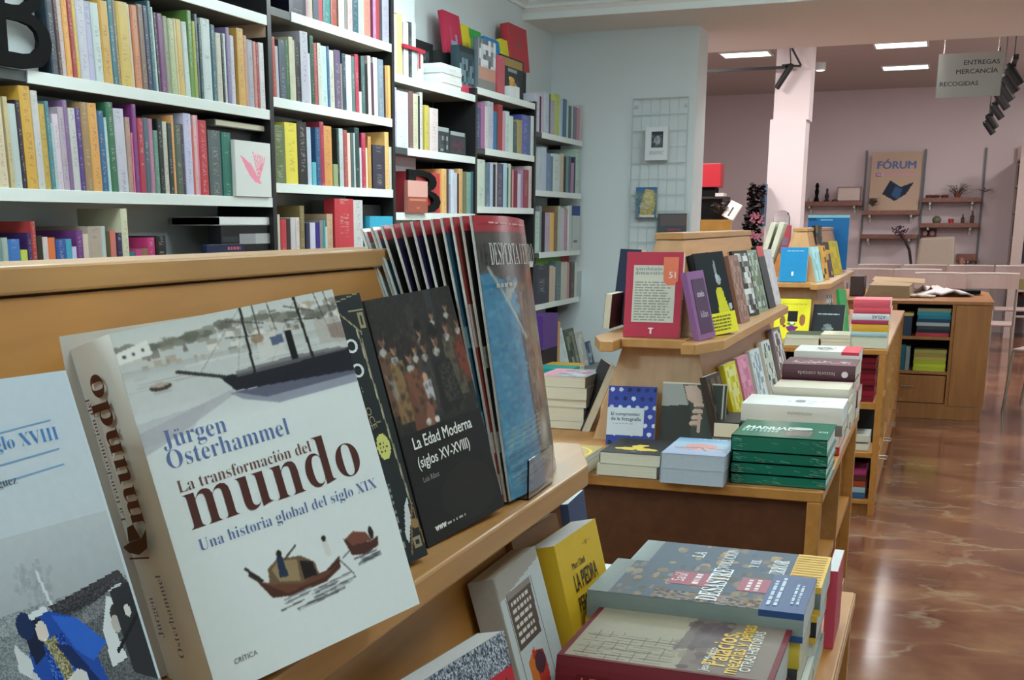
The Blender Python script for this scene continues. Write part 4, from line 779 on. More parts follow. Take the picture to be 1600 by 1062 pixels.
text(r, 'CRÍTICA', .10, .935, .019, '6b6b6b', w, h)
spinetext(r, 'mundo', .50, .017, .100, BR, h, True, height=None)
spinetext(r, 'La transformación del', .515, .040, .083, '6e4a44', h, True, -.012)
spinetext(r, 'Jürgen', .18, .036, .028, BL, h, True, -.012); spinetext(r, 'Osterhammel', .12, .018, .057, BL, h, True, -.012)
cv = Canvas(26, 20, 'dfe5e4').poly([(.1, .35), (.3, .55), (.8, .55), (.95, .15), (.9, .75), (.3, .85)], '4a2f28').ell(.55, .42, .22, .22, '3b2a26').line(.1, .95, .8, .98, .05, '77797c')
bt = MB(); q3 = lambda pts: bt.add([(-.0068, .050-a*.036, .098+b*.028) for a, b in pts], [tuple(range(len(pts)))])
q3([(.0, .35), (.15, .2), (.5, .12), (.85, .25), (1, .7), (.75, .5), (.3, .45)]); q3([(.25, .45), (.35, .8), (.6, .85), (.72, .5)]); q3([(.1, .04), (.8, .0), (.82, .04), (.12, .08)])
obj('spine_picture', bt, INK, r, color='43281f')
book('taupe book just showing behind the spine of the big white history book', .180, .236, .010, 'b9b2aa', pose((-.468, .618, 1.081), 68, 15, -4, .18))
# left book with the blue cloak
w, h, t = .160, .221, .030
w, h = .152, .232; r = book('pale book with a blue-cloaked figure on its cover, at the left edge of the photo', w, h, t, 'c9d5dd', pose((-.395, .375, 1.081), 82, 19), cat='book')
cv = Canvas(170, 220, 'ccd9e0')
cv.vgrad(0, .45, 'c4d2dc', 'c3ccd2').vgrad(.45, .68, 'b9c0c4', 'a5acb0').rect(.3, .66, 1, 1, '8f979b')
for i in range(110):
    a = random.random()*6.28; rr = random.random(); cv.ell(.60+.09*rr*math.cos(a), .60+.07*rr*math.sin(a), .010, .010, random.choice(['8f979b', 'a9b0b4', '9aa2a6']), .5)
cv.line(.615, .57, .64, .70, .006, 'd6dde0', .9)
cv.poly([(.62, .675), (.97, .635), (1, .69), (.66, .72)], '3e3c40').poly([(.70, .735), (.95, .675), (1, .69), (1, .72), (.72, .765)], 'c9cfd0').rect(.5, .69, 1, 1, '2b2c30', .55)
cv.poly([(0, .68), (.52, .72), (.55, 1), (0, 1)], '7e868a').noise(.0, .66, 1, 1, .10, 1)
cv.poly([(.50, .72), (.60, .68), (.70, .72), (.80, .82), (.76, .86), (.79, 1), (.50, 1), (.48, .85)], '1c4aa0').poly([(.62, .70), (.72, .73), (.82, .83), (.74, .87), (.68, .82)], '2a62c4').poly([(.49, .72), (.54, .685), (.575, .70), (.55, .80), (.50, .82)], '101d3a').ell(.505, .705, .035, .04, '142a55').line(.54, .685, .60, .678, .012, 'd9dee0')
cv.ell(.565, .735, .026, .03, 'd8cdc4').poly([(.56, .765), (.61, .76), (.645, .88), (.60, .90)], '8a8560').noise(.555, .76, .65, .90, .2, 1).poly([(.60, .78), (.66, .80), (.74, .93), (.70, .95)], '14285c').line(.61, .90, .66, .88, .01, 'd8dadb')
cv.poly([(.82, .79), (.88, .70), (.92, .72), (.87, .80), (.89, .90), (.81, .91)], 'd5dadb').ell(.90, .765, .03, .035, '33302f').ell(.885, .79, .02, .028, 'b9b2ac').poly([(.90, .69), (1, .68), (1, 1), (.90, .95)], '2c2c30').ell(.955, .765, .015, .02, 'd2d2ce').line(.86, .87, .99, .79, .008, '15161a')
cv.ell(.66, .905, .035, .03, 'cfd0cd').poly([(.44, .74), (.49, .80), (.48, .86), (.43, .82)], 'cdd2d4').line(.48, .84, .56, .99, .009, 'c3c8c8')
picture(r, cv, w, h, z0=h*.22, z1=h, x1=w*.985); picture(r, Canvas(40, 20, '232a3a').cnoise(0, 0, 1, 1, ['232a3a', '3c4350', '1c3a78', '8a8f92'], 3), w, h, z1=h*.22)
text(r, 'siglo XVIII', .545, .160, .050, '3f7fc0', w, h, True, -.012)
text(r, 'guez', .56, .240, .012, '4a4f58', w, h, True, -.012)
ln = MB()
for v0 in (.110, .180, .218): ln.add([(.45*w, -.0008, h*(1-v0-.02)), (.86*w, -.0008, h*(1-v0-.003)), (.86*w, -.0008, h*(1-v0)), (.45*w, -.0008, h*(1-v0-.016))], [(0, 1, 2, 3)])
obj('printed_lines', ln, INK, r, color='7ba5cf')
# black book with gold rope
w, h, t = .151, .243, .018
r = book('black book with gold rope lines and a round yellow badge, behind the big white book', w, h, t, '25292c', pose((-.442, .812, 1.081), 77, 16, -2.3, w))
cv = Canvas(110, 170, '262b2e').line(.70, .03, .98, .0, .004, '8a8264').line(.86, .06, .99, .06, .006, '9c9270').line(.70, .03, .92, .14, .005, '9c9270').rect(.93, .07, .98, .13, '9c9270').rect(.945, .08, .965, .12, '262b2e').line(.92, .14, .905, .30, .004, '9c9270')
cv.line(.89, .13, .97, .80, .008, '8f8a70').line(.885, .13, .965, .80, .002, 'c3bda0').line(.66, .495, .90, .47, .004, '8a8264').ell(.857, .565, .062, .048, 'd9da7c').line(.97, .80, .86, .97, .007, '8a6a44').line(.97, .80, 1, .95, .005, '8a6a44').ell(.955, .87, .035, .02, '9c7a50').poly([(.84, .90), (.90, .80), (.945, .77), (.93, .85), (.86, .93)], 'd9dedf').cnoise(.70, .70, .82, 1, ['262b2e', '3a3f42', 'b9bcbc'], 2, .7).rect(.90, .92, .97, .96, '9c9270').rect(.915, .93, .955, .95, '262b2e')
picture(r, cv, w, h)
for k, v in enumerate((.19, .28)): text(r, 'O', .745, v+.02, .017, 'dfe3e4', w, h, offset=.03, hscale=.8, rot=0)
text(r, 'OCE', .775, .415, .020, '9c9270', w, h, rot=-80, offset=.01); txtlines(r, w, h, .765, .335, .80, .36, 2, 'b0b0a8', seed=5)
txtlines(r, w, h, .82, .545, .895, .59, 3, '4c4f30', seed=8)
# La Edad Moderna
w, h, t = .160, .238, .020
r = book('black book with an old group portrait of men and white title, before the magazines', w, h, t, '1d1c1b', pose((-.427, 1.001, 1.081), 82, 15, -2.7, w))
cv = Canvas(150, 210, '201e1d'); cv.rect(0, 0, 1, .55, '272422').noise(0, 0, 1, .55, .03, 2).rect(.66, 0, .74, .2, '33383c', .8).ell(.45, .13, .06, .09, '3a3632', .6)
def man(u, v, s, coat, collar=True, hat=False):
    cv.poly([(u-.07*s, v+.05*s), (u+.07*s, v+.05*s), (u+.11*s, v+.30*s), (u-.11*s, v+.30*s)], coat)
    if collar: cv.ell(u-.01, v+.045*s, .042*s, .014*s, '9d9a93').ell(u-.012, v+.05*s, .026*s, .016*s, 'b3b0a8')
    cv.ell(u, v, .030*s, .030*s, 'a27a60').ell(u+.012*s, v+.004, .014*s, .022*s, '7d5846').ell(u, v-.016*s, .032*s, .017*s, '35241c').line(u+.05*s, v+.08*s, u+.06*s, v+.25*s, .012, '1a1817', .5)
    if hat: cv.ell(u, v-.030*s, .065*s, .018*s, '151413').ell(u, v-.045*s, .035*s, .022*s, '151413')
for a in ((.69, .105, .8, '2c2826'), (.88, .085, .8, '4a3a30'), (.98, .155, .9, '6b3c2c'), (.82, .165, 1, '5c5444'), (.07, .165, 1, '6a4c3a'), (.50, .165, .8, '3a302c'), (.17, .205, 1, '8a6b46'), (.40, .225, .9, '4c4038'), (.51, .225, 1, '3c3a3a'), (.655, .21, 1.1, '282726'), (.315, .25, 1.1, '6e4634')):
    man(*a, hat=a[0] in (.50, .655))
cv.poly([(.22, .32), (.40, .30), (.47, .42), (.30, .46)], '7a4e38').ell(.44, .35, .03, .02, 'c09a7c').poly([(.40, .37), (.50, .36), (.50, .45), (.42, .46)], 'b9b6b8').poly([(.25, .44), (.48, .44), (.5, .50), (.32, .49)], '6e4a3a').ell(.40, .50, .05, .05, '8a5a48').ell(.36, .53, .035, .014, 'd9d5cc').ell(.46, .53, .03, .014, 'd9d5cc').poly([(.58, .30), (.78, .30), (.84, .50), (.56, .52)], '1c1b1b')
cv.poly([(.86, .25), (1, .22), (1, .40), (.90, .38)], '7b3a2a').cnoise(.62, .32, .80, .48, ['1c1b1b', '3b3934', '59564e'], 2, .6).line(.02, .30, .12, .40, .008, '8b8b88', .6).ell(.08, .36, .03, .05, 'a3a3a0', .5)
for i in range(240): cv.ell(random.random(), random.uniform(.12, .54), .02, .012, random.choice(['201d1b', '2c2622', '4a3a2e', '5d4838', '15130f']), .35)
cv.soft(1)
cv.rect(0, .55, 1, 1, '1a1817').ell(.62, .86, .34, .12, '262321', .7)
picture(r, cv, w, h, gloss=False)
text(r, 'La Edad Moderna', .118, .615, .116, 'f0f0ea', w, h, offset=.022, name='title'); text(r, '(siglos XV-XVIII)', .118, .692, .102, 'f0f0ea', w, h, offset=.022, name='title')
text(r, 'Luis Ribot', .13, .752, .030, '9a9a96', w, h); text(r, 'www', .12, .955, .022, 'eeeeea', w, h, offset=.05); txtlines(r, w, h, .27, .94, .5, .958, 1, 'b5b5b0', seed=2)
# fanned history magazines
def magazine(k, label, cover, first=False):
    yaw, lean = 94+1.4*k*.68, 9+1.4*k*.68
    r = thing('magazine', label, 'magazine', 'history magazines fanned out on the foreground ledge', mat=pose((-.412-.0034*k, 1.195-.005*k, 1.081), yaw, lean, 1.3, .2))
    w, h = .215, .307; mb = MB(); bow = lambda x: -.010*math.sin(math.pi*x/w)
    n = 8; pts = [(i*w/n, bow(i*w/n)) for i in range(n+1)]
    mb.prism(pts+[(x, y+.0020) for x, y in pts[::-1]], 0, h); obj('pages', mb, PAGESW, r)
    cv = cover; fn = lambda X, Z: (X, -.010*np.sin(math.pi*X/w)-.0007, Z); picture(r, cv, w, h, 'cover', gloss=True, x0=.0015, fn=fn)
    sp = MB(); sp.box(-.0008, .0002, -.0006, .0012, 0, h); obj('spine', sp, COVER, r, color=['a9a6a0', 'a2998c', 'bab6ae'][k % 3])
    return r
cf = Canvas(110, 160, '3c3a36')
cf.rect(0, 0, 1, .055, 'b32436').rect(0, .055, 1, .27, '45413c').poly([(0, .20), (.12, .20), (.42, .26), (.55, 1), (0, 1)], '2f7fa8')
for i in range(500): u = random.uniform(0, .5); v = random.uniform(.22, .98); cv_ = cf.ell(u, v, .03, .007, random.choice(['2a719a', '3a8cb4', '52a0bd', '25658c', '4f93ab']), .6)
cf.poly([(.50, .25), (.72, .22), (1, .26), (1, 1), (.62, 1), (.52, .55)], '6e5d4c').cnoise(.52, .25, 1, 1, ['7d6b58', '5a4c40', '8e7f6c', '463b34', '9c8a70', '6a5a4c'], 4, .55).cnoise(.70, .40, 1, .60, ['8c9290', 'b3b5b0', '6d7270'], 3, .6)
for a in ((.10, .18, .55, .45), (.28, .30, .50, .24)): cf.line(*a, .012, 'a9b0ac')
cf.ell(.34, .27, .05, .03, '9fa6a2').ell(.80, .24, .05, .05, '9c5a4c').rect(.78, .57, .88, .66, 'a8333c').ell(.75, .65, .06, .3, '8a6a48', .5).soft(1)
for i in range(12): v = .74+i*.018; cf.line(.05, v+.02, .6, v, .006, random.choice(['7f9a9a', '37545c', '9aa8a0']), .6)
r = magazine(0, 'front magazine of the fan, warrior by blue water under a red strip', cf)
text(r, 'DESPERTA', .06, .175, .118, 'ccccc8', .215, .307, True, -.008, height=.024, eps=.0115, name='masthead'); text(r, 'FERRO', .66, .175, .062, 'aaa49c', .215, .307, True, -.008, height=.024, eps=.010, name='masthead')
txtlines(r, .215, .307, .1, .235, .5, .262, 1, 'b9b4a8', seed=3, eps=.0115); txtlines(r, .215, .307, .12, .022, .9, .034, 1, 'd98f96', seed=9, eps=.0108)
MC = [('1c1a18', 'a09c94', 'with black and brown cover'), ('8a3b34', 'd0c9c0', 'with a dark red face on its cover'), ('2c5468', '8fb0bc', 'with sea blue cover'), ('201c1a', '8a7a60', 'with black and gold cover'), ('16161c', '4a5a7a', 'with near-black cover'), ('262048', '5a5a80', 'with dark violet cover'), ('1a1718', '4c4440', 'with plain black cover'), ('221d44', '463c60', 'with indigo cover'), ('171518', '3a3230', 'with black cover and cream edge'), ('3f6f88', 'c3cccc', 'with white and blue stripe'), ('b8c4c8', '4a7a94', 'rearmost of the fan, white with blue edge')]
for k, (a, b, lab) in enumerate(MC):
    cv = Canvas(24, 40, a).cnoise(0, .3, 1, 1, [a, a, a, b], 3, .7); cv.rect(0, 0, 1, .062, 'b0202e')
    if k >= 9: cv.rect(0, 0, .04, 1, 'd9dcdc')
    magazine(k+1, f"magazine {lab}, {ORD[k+1] if k < 9 else str(k+2)+'th'} from the front of the fan", cv)
r = book('thin dark magazine with a white label strip leaning at the end of the ledge', .225, .17, .006, '1f2224', pose((-.450, 1.235, 1.081), 88, 17), cat='magazine', name='magazine')
cv = Canvas(50, 40, '26292b').cnoise(.5, 0, .93, 1, ['26292b', '3c4244', '5a5f5c'], 2).rect(.93, .0, 1, 1, 'cfd5d6'); picture(r, cv, .225, .17); text(r, 'HISTORIA', .962, .25, .09, '3a3e44', .225, .17, rot=-90, align='l')
ac = MB(); ac.box(0, .10, -.004, -.002, 0, .045).box(0, .10, -.004, .02, 0, .0015)
a = obj('display_stand', ac, ACRYL); a.matrix_world = pose((-.405, 1.225, 1.081), 92); tag(a, 'small clear acrylic stand at the foot of the front magazine', 'stand')

# ------------------------------------------------------------------ foreground unit, lower tabletop
w, h, t = .155, .20, .030
r = book('book with speckled grey top and red title band, bottom edge of the photo', w, h, t, '9aa0a6', pose((-.335, .88, .801), 82, 15), pages=PAGESW)
cv = Canvas(90, 110, 'b9262f').cnoise(0, 0, 1, .17, ['5a6274', '8b94a3', 'c3cad2', '343a48', '9aa2ae'], 1).rect(0, .17, 1, .45, 'c02a38').cnoise(0, .45, 1, 1, ['20242c', '5a6274', '8b94a3'], 2)
picture(r, cv, w, h); text(r, 'NEGRA', .42, .29, .082, '1c1a1c', w, h, True, 0)
r = book('cream-topped book corner peeping up at the bottom edge beside the red-banded one', .13, .19, .03, '2c2a2a', pose((-.345, .715, .801), 80, 15))
# beige book with the brown panel
w, h, t = .143, .216, .030
r = book('white and beige book with a brown text panel and red and orange figure', w, h, t, 'cfd0cb', pose((-.357, 1.155, .801), 90, 16, -.2, w))
cv = Canvas(80, 120, 'c3c8c8').poly([(0, 0), (1, 0), (1, .06), (0, .13)], 'a39c92').poly([(.14, .12), (.70, .12), (.66, .42), (.14, .42)], '5d4a42').rect(.15, .12, .70, .15, '8f857c').line(.12, .14, .12, .95, .006, '6a5d57').line(.73, .12, .73, .95, .006, '6a5d57')
cv.poly([(.24, .50), (.42, .45), (.45, .62), (.36, .70), (.24, .68)], 'd97a30').poly([(.36, .46), (.60, .50), (.62, .60), (.56, .78), (.42, .78)], 'c8392c').ell(.48, .545, .12, .06, '58303e').ell(.47, .74, .1, .05, 'b02a2a')
picture(r, cv, w, h); txtlines(r, w, h, .19, .16, .66, .40, 6, 'd9d4cc', seed=4)
sp = Canvas(8, 40, 'b9b4ac'); me = sp.mesh(0, 1, 0, 1, lambda X, Z: (np.full_like(X, -.0022), t-X*t, Z*h)); obj('spine', me, PICT, r)
for z0, s, wd in ((.52, 'Vigo', .03), (.18, 'un fondo de', .06)): spinetext(r, s, z0, .011, wd, '6b5d58', h, bul=.0022)
# yellow books
w, h, t = .150, .205, .034
r = book('yellow paperback with black sans-serif title, in front of a second one like it', w, h, t, 'dfb42c', pose((-.355, 1.335, .801), 86, 14, -.5, w), pages=PAGESW)
YT = '2a2620'
text(r, 'Marc Chadi', .26, .20, .045, YT, w, h, offset=.012, hscale=1.2); text(r, 'LA PIEDRA', .24, .335, .082, YT, w, h, offset=.014, hscale=1.75, name='title'); text(r, 'PERMANENTE', .24, .46, .098, YT, w, h, offset=.014, hscale=1.6, name='title')
text(r, 'Edición', .25, .62, .022, YT, w, h); text(r, 'al cuidado de', .25, .665, .07, YT, w, h)
cr = MB(); cr.box(.085, .115, -.0008, -.0006, h*.905, h*.908).box(.099, .101, -.0008, -.0006, h*.89, h*.92); obj('emblem', cr, INK, r, color='a07d20')
spinetext(r, 'GUINEA', .16, .010, .045, YT, h, offset=.01, bul=.0015)
r = book('brown-spined book whose white page tops show behind the yellow paperback', w, h+.012, .036, '8a5a30', pose((-.395, 1.30, .801), 86, 14, -.5, w), pages=PAGESW)
r = book('pale blue and white book edge hanging below the end of the ledge', .10, .20, .012, '31456b', pose((-.425, 1.56, .801), 93, 8), pages=PAGESW)

def stack(x0, x1, y0, dy, ztop, items, where, group, facing='spine', jit=.004, seed=1, cat='book', **kw):
    """items from the top: (thickness, colour, label); returns the things"""
    rnd = random.Random(seed); z = ztop; out = []
    for i, it in enumerate(items):
        t_, c, lab = it[:3]; dx = rnd.uniform(-jit, jit); dyy = rnd.uniform(-jit, jit); W_ = x1-x0
        if facing == 'spine': o, w_, h_ = (x1+dx, y0+dyy, z), dy, W_
        elif facing == 'fore': o, w_, h_ = (x0+dx, y0+dy+dyy, z), dy, W_
        else: o, w_, h_ = (x0+dx, y0+dyy, z), W_, dy
        r_ = book(lab, w_, h_, t_, c, flat(o, facing), group, cat, **(it[3] if len(it) > 3 else {})); out.append((r_, w_, h_, t_)); z -= t_+.0006
    return out
# maroon book and the stack under it
S = stack(-.350, -.122, 1.185, .185, .922, [(.060, '6e1a26', 'thick maroon book with a sepia battle scene, on top of the front stack', dict(hard=True, pages=PAGESW)), (.030, '6fae72', 'green book just under the maroon one', dict(pages=PAGESW)), (.030, 'd9dcd4', 'white book at the foot of the front stack', {})], '', 'front stack on the foreground tabletop', seed=4)
r, w, h, t = S[0]
cv = Canvas(130, 180, '7d6f68').rect(.0, .0, 1, .56, 'a39a86').rect(.0, .0, 1, .03, '6e1a26').rect(0, .97, 1, 1, '6e1a26').rect(0, 0, .03, 1, '6e1a26').rect(.97, 0, 1, 1, '6e1a26')
for i in range(10): cv.line(.05+.045*i, .08, .07+.045*i, .52, .003, '5d554b', .8)
for i in range(4): cv.line(.10+.11*i, .06, .12+.10*i, .53, .006, '4f483f', .8)
for j in range(7): cv.line(.04, .10+.06*j, .52, .10+.06*j+.01, .0025, '5d554b', .7)
for i in range(60): u = random.uniform(.05, .95); v = random.uniform(.50, .75); cv.ell(u, v, random.uniform(.03, .08), random.uniform(.01, .03), random.choice(['5a4a4a', '6b5a58', '4a3e40', '8a7a6c']), .7)
cv.rect(.03, .72, .97, .97, '83766a', .6).poly([(.35, .50), (.85, .52), (.95, .68), (.5, .74)], '5d4f54', .7)
picture(r, cv, w, h)
text(r, 'Palacios,', .16, .765, .115, 'e0b63a', w, h, offset=.02, name='title'); text(r, 'mezclas y penas', .06, .83, .165, 'e0b63a', w, h, offset=.02, name='title')
text(r, 'OTRAS HISTORIAS', .12, .885, .135, 'e6e2d8', w, h, offset=.01); text(r, 'Jesús Maroto', .05, .70, .075, 'ece9e2', w, h, offset=.012)
cv = Canvas(20, 14, '6e1a26').cnoise(.2, .15, .85, .85, ['c08a4a', 'a86a3a', '6e1a26', 'd0a060'], 2)
me = cv.mesh(0, 1, 0, 1, lambda X, Z: (np.full_like(X, -.0065), .016+Z*.026, .168+X*.036)); obj('emblem', me, PICT, r)
txt = MB()
for k in range(12): txt.box(-.0066, -.0062, .030, .036, .060+k*.0075, .0655+k*.0075)
obj('lettering', txt, INK, r, color='c9a070')
# two copies of the disaster book
def disaster(r, w, h, front):
    cv = Canvas(110, 170, '5d6672').rect(0, 0, 1, 1, '4f5d6e'); cv.vgrad(0, .10, '93a09e', '7f8a8c')
    if not front:
        for i in range(45): cv.ell(random.random(), random.uniform(.2, .75), random.uniform(.03, .1), random.uniform(.01, .03), random.choice(['b99a6c', '8d7a64', '3f4f66', 'a58a62', '55657c']), .7)
    else:
        for i in range(90): cv.ell(random.random(), random.uniform(.10, .80), random.uniform(.03, .1), random.uniform(.01, .03), random.choice(['6b5d4c', '8d7a64', '4f4a44', 'a09078', '59544a', '7a6a58']), .75)
        cv.cnoise(0, .3, .25, .8, ['3a342e', 'b07a6a', '8c6a50', '2b2724', '9a948a'], 3, .7)
    picture(r, cv, w, h)
    def up(s, u, v, wd, c='e6eaec', hs=1.0): text(r, s, u, v, wd, c, w, h, offset=.012, hscale=hs, serif=True, name='title')
    if front:
        up('DESASTRE', .06, .60, .142, hs=1.3)
        for v0, v1, sd in ((.33, .52, 1), (.66, .80, 2)): obj('printed_panel', MB().box(.42*w, .80*w, -.0009, -.0007, h*(1-v1), h*(1-v0)), INK, r, color='98304f')
        text(r, 'Saúl Friedländer'[:4], .50, .40, .035, 'e8d8dc', w, h, eps=.0012); txtlines(r, w, h, .46, .43, .76, .49, 1, 'e8d8dc', seed=2, eps=.0012); txtlines(r, w, h, .45, .69, .77, .77, 2, 'e8d8dc', seed=5, eps=.0012)
    else:
        up('LA', .55, .36, .030); up('REVOLUCIÓN', .12, .52, .12, hs=1.2); up('Y EL', .40, .66, .04); up('TERROR', .12, .80, .09, hs=1.3)
S = stack(-.362, -.108, 1.505, .150, .932, [(.036, '75827f', 'rear copy of the revolution book wrapped in a yellow striped band', dict(pages=PAGESW)), (.036, '2a2c30', 'dark book with yellow band under the rear revolution copy', dict(pages=PAGESW)), (.034, 'cfd6d6', 'white book third down in the rear yellow-banded stack', {}), (.034, '8c9a9c', 'grey book at the foot of the rear yellow-banded stack', {})], '', 'rear stack on the foreground tabletop', seed=6)
disaster(S[0][0], S[0][1], S[0][2], False)
for i in (0, 1):
    r, w, h, t = S[i]; b_ = band(r, w, h, t, .0, h*.17, 'e2b43c')
    if i == 0:
        st = MB()
        for k in range(12): st.box((.04+.08*k)*w, (.055+.08*k)*w, -.0016, -.0014, .004, h*.165)
        obj('band_stripes', st, INK, r, color='b98a26')
S = stack(-.368, -.112, 1.362, .152, .942, [(.034, '7f8a86', 'front copy of the disaster book with a dark blue band and pink panels', dict(pages=PAGESW)), (.034, 'd8c04a', 'yellow-banded book under the blue-banded copy', {}), (.032, '3a3c3c', 'dark book low in the blue-banded stack', {}), (.028, 'd0d4cc', 'pale book at the foot of the blue-banded stack', {})], '', 'middle stack on the foreground tabletop', seed=9)
r, w, h, t = S[0]; disaster(r, w, h, True); band(r, w, h, t, 0, h*.20, '1f4478'); txtlines(r, w, h, .12, .815, .92, .88, 2, 'b9c9dd', seed=3, eps=.0016); txtlines(r, w, h, .2, .92, .85, .97, 2, 'b9c9dd', seed=7, eps=.0016)
book('pink-red book standing on its long edge at the far corner of the foreground tabletop', .12, .112, .014, 'c8485c', pose((-.096, 1.66, .801), 90, 0), pages=PAGESW)
stack(-.56, -.395, 1.60, .14, .865, [(.022, 'dfe4e4', 'white book on top of the low pile beside the yellow paperback', dict(pages=PAGESW)), (.020, 'd3dada', 'white book in the middle of the low pile beside the yellow paperback', {}), (.020, 'dadfdd', 'white book at the foot of the low pile beside the yellow paperback', {})], '', 'low white pile on the foreground tabletop', seed=5)

# ================================================================== middle unit
w, h, t = .150, .225, .028
r = book('red framed face-out book with a cream text panel on the end ledge', w, h, t, 'b8304a', pose((-.775, 3.160, 1.083), 3, 8), pages=PAGES)
obj('printed_panel', MB().box(.020, .132, -.0009, -.0007, .040, .190), INK, r, color='c9c8ba')
txtlines(r, w, h, .17, .34, .84, .81, 15, '8f9084', seed=2, eps=.0012)
obj('printed_panel', MB().add([(.098, -.0013, .212), (.138, -.0013, .212), (.138, -.0013, .15), (.128, -.0013, .138), (.110, -.0013, .138), (.100, -.0013, .150)], [(5, 4, 3, 2, 1, 0)]), INK, r, color='e0704e')['label'] = 'orange badge'
text(r, 'anecdotario', .17, .215, .070, '5d6068', w, h, True, -.01, eps=.0012); text(r, 'democrático', .17, .265, .075, '5d6068', w, h, True, -.01, eps=.0012); text(r, '51', .76, .30, .018, 'f0d8cc', w, h, offset=.02, eps=.0017)
text(r, 'T', .44, .955, .015, 'f0dde0', w, h, offset=.06)
w, h, t = .120, .181, .016
r = book('purple book with a plum panel leaning on the side ledge next to the red one', w, h, t, '8a5a8c', pose((-.564, 3.128, 1.081), 79, 14, -1, w))
obj('printed_panel', MB().box(.022, .110, -.0009, -.0007, .016, .160), INK, r, color='48284c'); text(r, 'otelo', .35, .38, .05, 'd8c8da', w, h, offset=.02, eps=.0012); text(r, 'kilian', .36, .68, .05, 'c8b8ca', w, h, offset=.01, eps=.0012)
w, h, t = .142, .225, .024
r = book('black book with a yellow figure and a yellow paper band on the side ledge', w, h, t, '20262a', pose((-.561, 3.266, 1.081), 66, 15, -3.0, w), pages=PAGES)
cv = Canvas(40, 62, '20262a').ell(.62, .20, .04, .10, '8a9494').ell(.66, .34, .08, .06, 'a3abab').ell(.62, .30, .04, .05, 'b8c0c0').ell(.62, .50, .12, .07, 'ccc838').poly([(.50, .52), (.74, .52), (.86, .76), (.48, .78)], 'd3cd30').ell(.9, .68, .06, .04, 'b9c0c0'); picture(r, cv, w, h); band(r, w, h, t, 0, .058, 'e6dc2e'); txtlines(r, w, h, .18, .77, .85, .97, 5, '7a7428', seed=6, eps=.0016)
r = book('black book with yellow letters half hidden behind the yellow-banded one', .140, .221, .018, '1f2224', pose((-.600, 3.330, 1.081), 72, 14, -2, .14)); txtlines(r, .14, .221, .1, .2, .35, .45, 4, 'c8c03a', seed=3)
for a in (('brown cloth book leaning on the middle of the side ledge', (-.550, 3.737, 1.081), 85, 14, .118, .209, '8f6a5c', ['8f6a5c', '7a5a50', 'a58072']),
          ('black and white photo book leaning further along the side ledge', (-.575, 3.99, 1.081), 80, 15, .150, .218, '2c2c2c', ['d9dcda', '555', 'b9bcba', '8a7a74', '222']),
          ('grey leafy photo book leaning behind the black and white one', (-.565, 4.23, 1.081), 84, 15, .140, .215, '8a9a8a', ['8a9a8a', '5d6a62', 'b9c4b9', '6a7a50']),
          ('slim black book with a red head at the end of the side ledge', (-.552, 4.43, 1.081), 88, 16, .130, .227, '20262a', ['20262a', '262c30']),
          ('pale grey book last on the side ledge of the middle unit', (-.560, 4.58, 1.081), 84, 14, .130, .21, 'c9c3c8', ['c9c3c8', 'd6d0d4'])):
    r = book(a[0], a[4], a[5], .018, a[6], pose(a[1], a[2], a[3]), 'books leaning on the side ledge of the middle unit')
    cv = Canvas(16, 24, a[6]).cnoise(.05, .05, .95, .97, a[7], 2)
    if 'red head' in a[0]: cv.rect(0, 0, 1, .16, 'c84048')
    picture(r, cv, a[4], a[5])
r = book('dark blue book edge on the far ledge left of the red framed book', .15, .225, .02, '1f3350', pose((-.925, 3.62, 1.081), -52, 6), pages=PAGES)
r = book('dark red book on the far ledge low behind the red framed book', .14, .10, .02, '4a2530', pose((-.900, 3.56, 1.081), -90, 4))
bs = MB(); bs.box(-.850, -.735, 4.62, 4.64, 1.083, 1.393); b_ = obj('book_stand', bs, wood('honey_board', 'd9963c', 'c58430')); tag(b_, 'small orange wooden board standing behind the middle unit', 'board')
# books against the foot of the tower
w, h, t = .128, .158, .014
r = book('blue spotted book with a white label leaning on the tower foot', w, h, t, '2f3f92', pose((-.795, 3.085, .801), 6, 14), pages=PAGES)
cv = Canvas(64, 80, '34469c')
for i in range(6):
    for j in range(7): cv.ell(.08+.18*i+.09*(j % 2), .06+.15*j, .045, .035, random.choice(['c9d2e6', '1c2758', 'b3bfe0', '233070']))
picture(r, cv, w, h); obj('label', MB().box(.0, .098, -.0011, -.0006, .026, .100), INK, r, color='c3d0da'); text(r, 'El compromiso', .08, .50, .076, '2c3440', w, h, offset=.012, eps=.0014); text(r, 'de la fotografía', .08, .585, .080, '2c3440', w, h, offset=.012, eps=.0014); txtlines(r, w, h, .12, .63, .62, .65, 1, '8a949c', seed=4, eps=.0014)
w, h, t = .168, .170, .012
r = book('square photo book of a hand on a dark coat, leaning on the tower foot', w, h, t, 'b9b2a2', pose((-.658, 3.120, .801), 3, 12), pages=PAGES)
cv = Canvas(80, 80, '3f4844').rect(0, 0, .42, 1, '5d625f').poly([(0, .0), (.30, 0), (.42, .35), (.0, .40)], '9a9f9c').poly([(0, .38), (.45, .34), (.50, 1), (0, 1)], '343837')
cv.poly([(.34, .05), (.52, .03), (.60, .12), (.64, .28), (.56, .36), (.40, .26)], 'bfa99c')
for k, (u, v) in enumerate(((.58, .34), (.57, .44), (.56, .54), (.53, .63))): cv.ell(u, v, .085, .045, 'c3ada0').ell(u+.02, v+.035, .07, .012, '7d675c')
cv.line(.60, .50, .60, .75, .02, 'bda598').rect(.94, 0, .96, 1, 'cfc9b8').rect(0, 0, 1, .02, 'cfc9b8'); picture(r, cv, w, h)
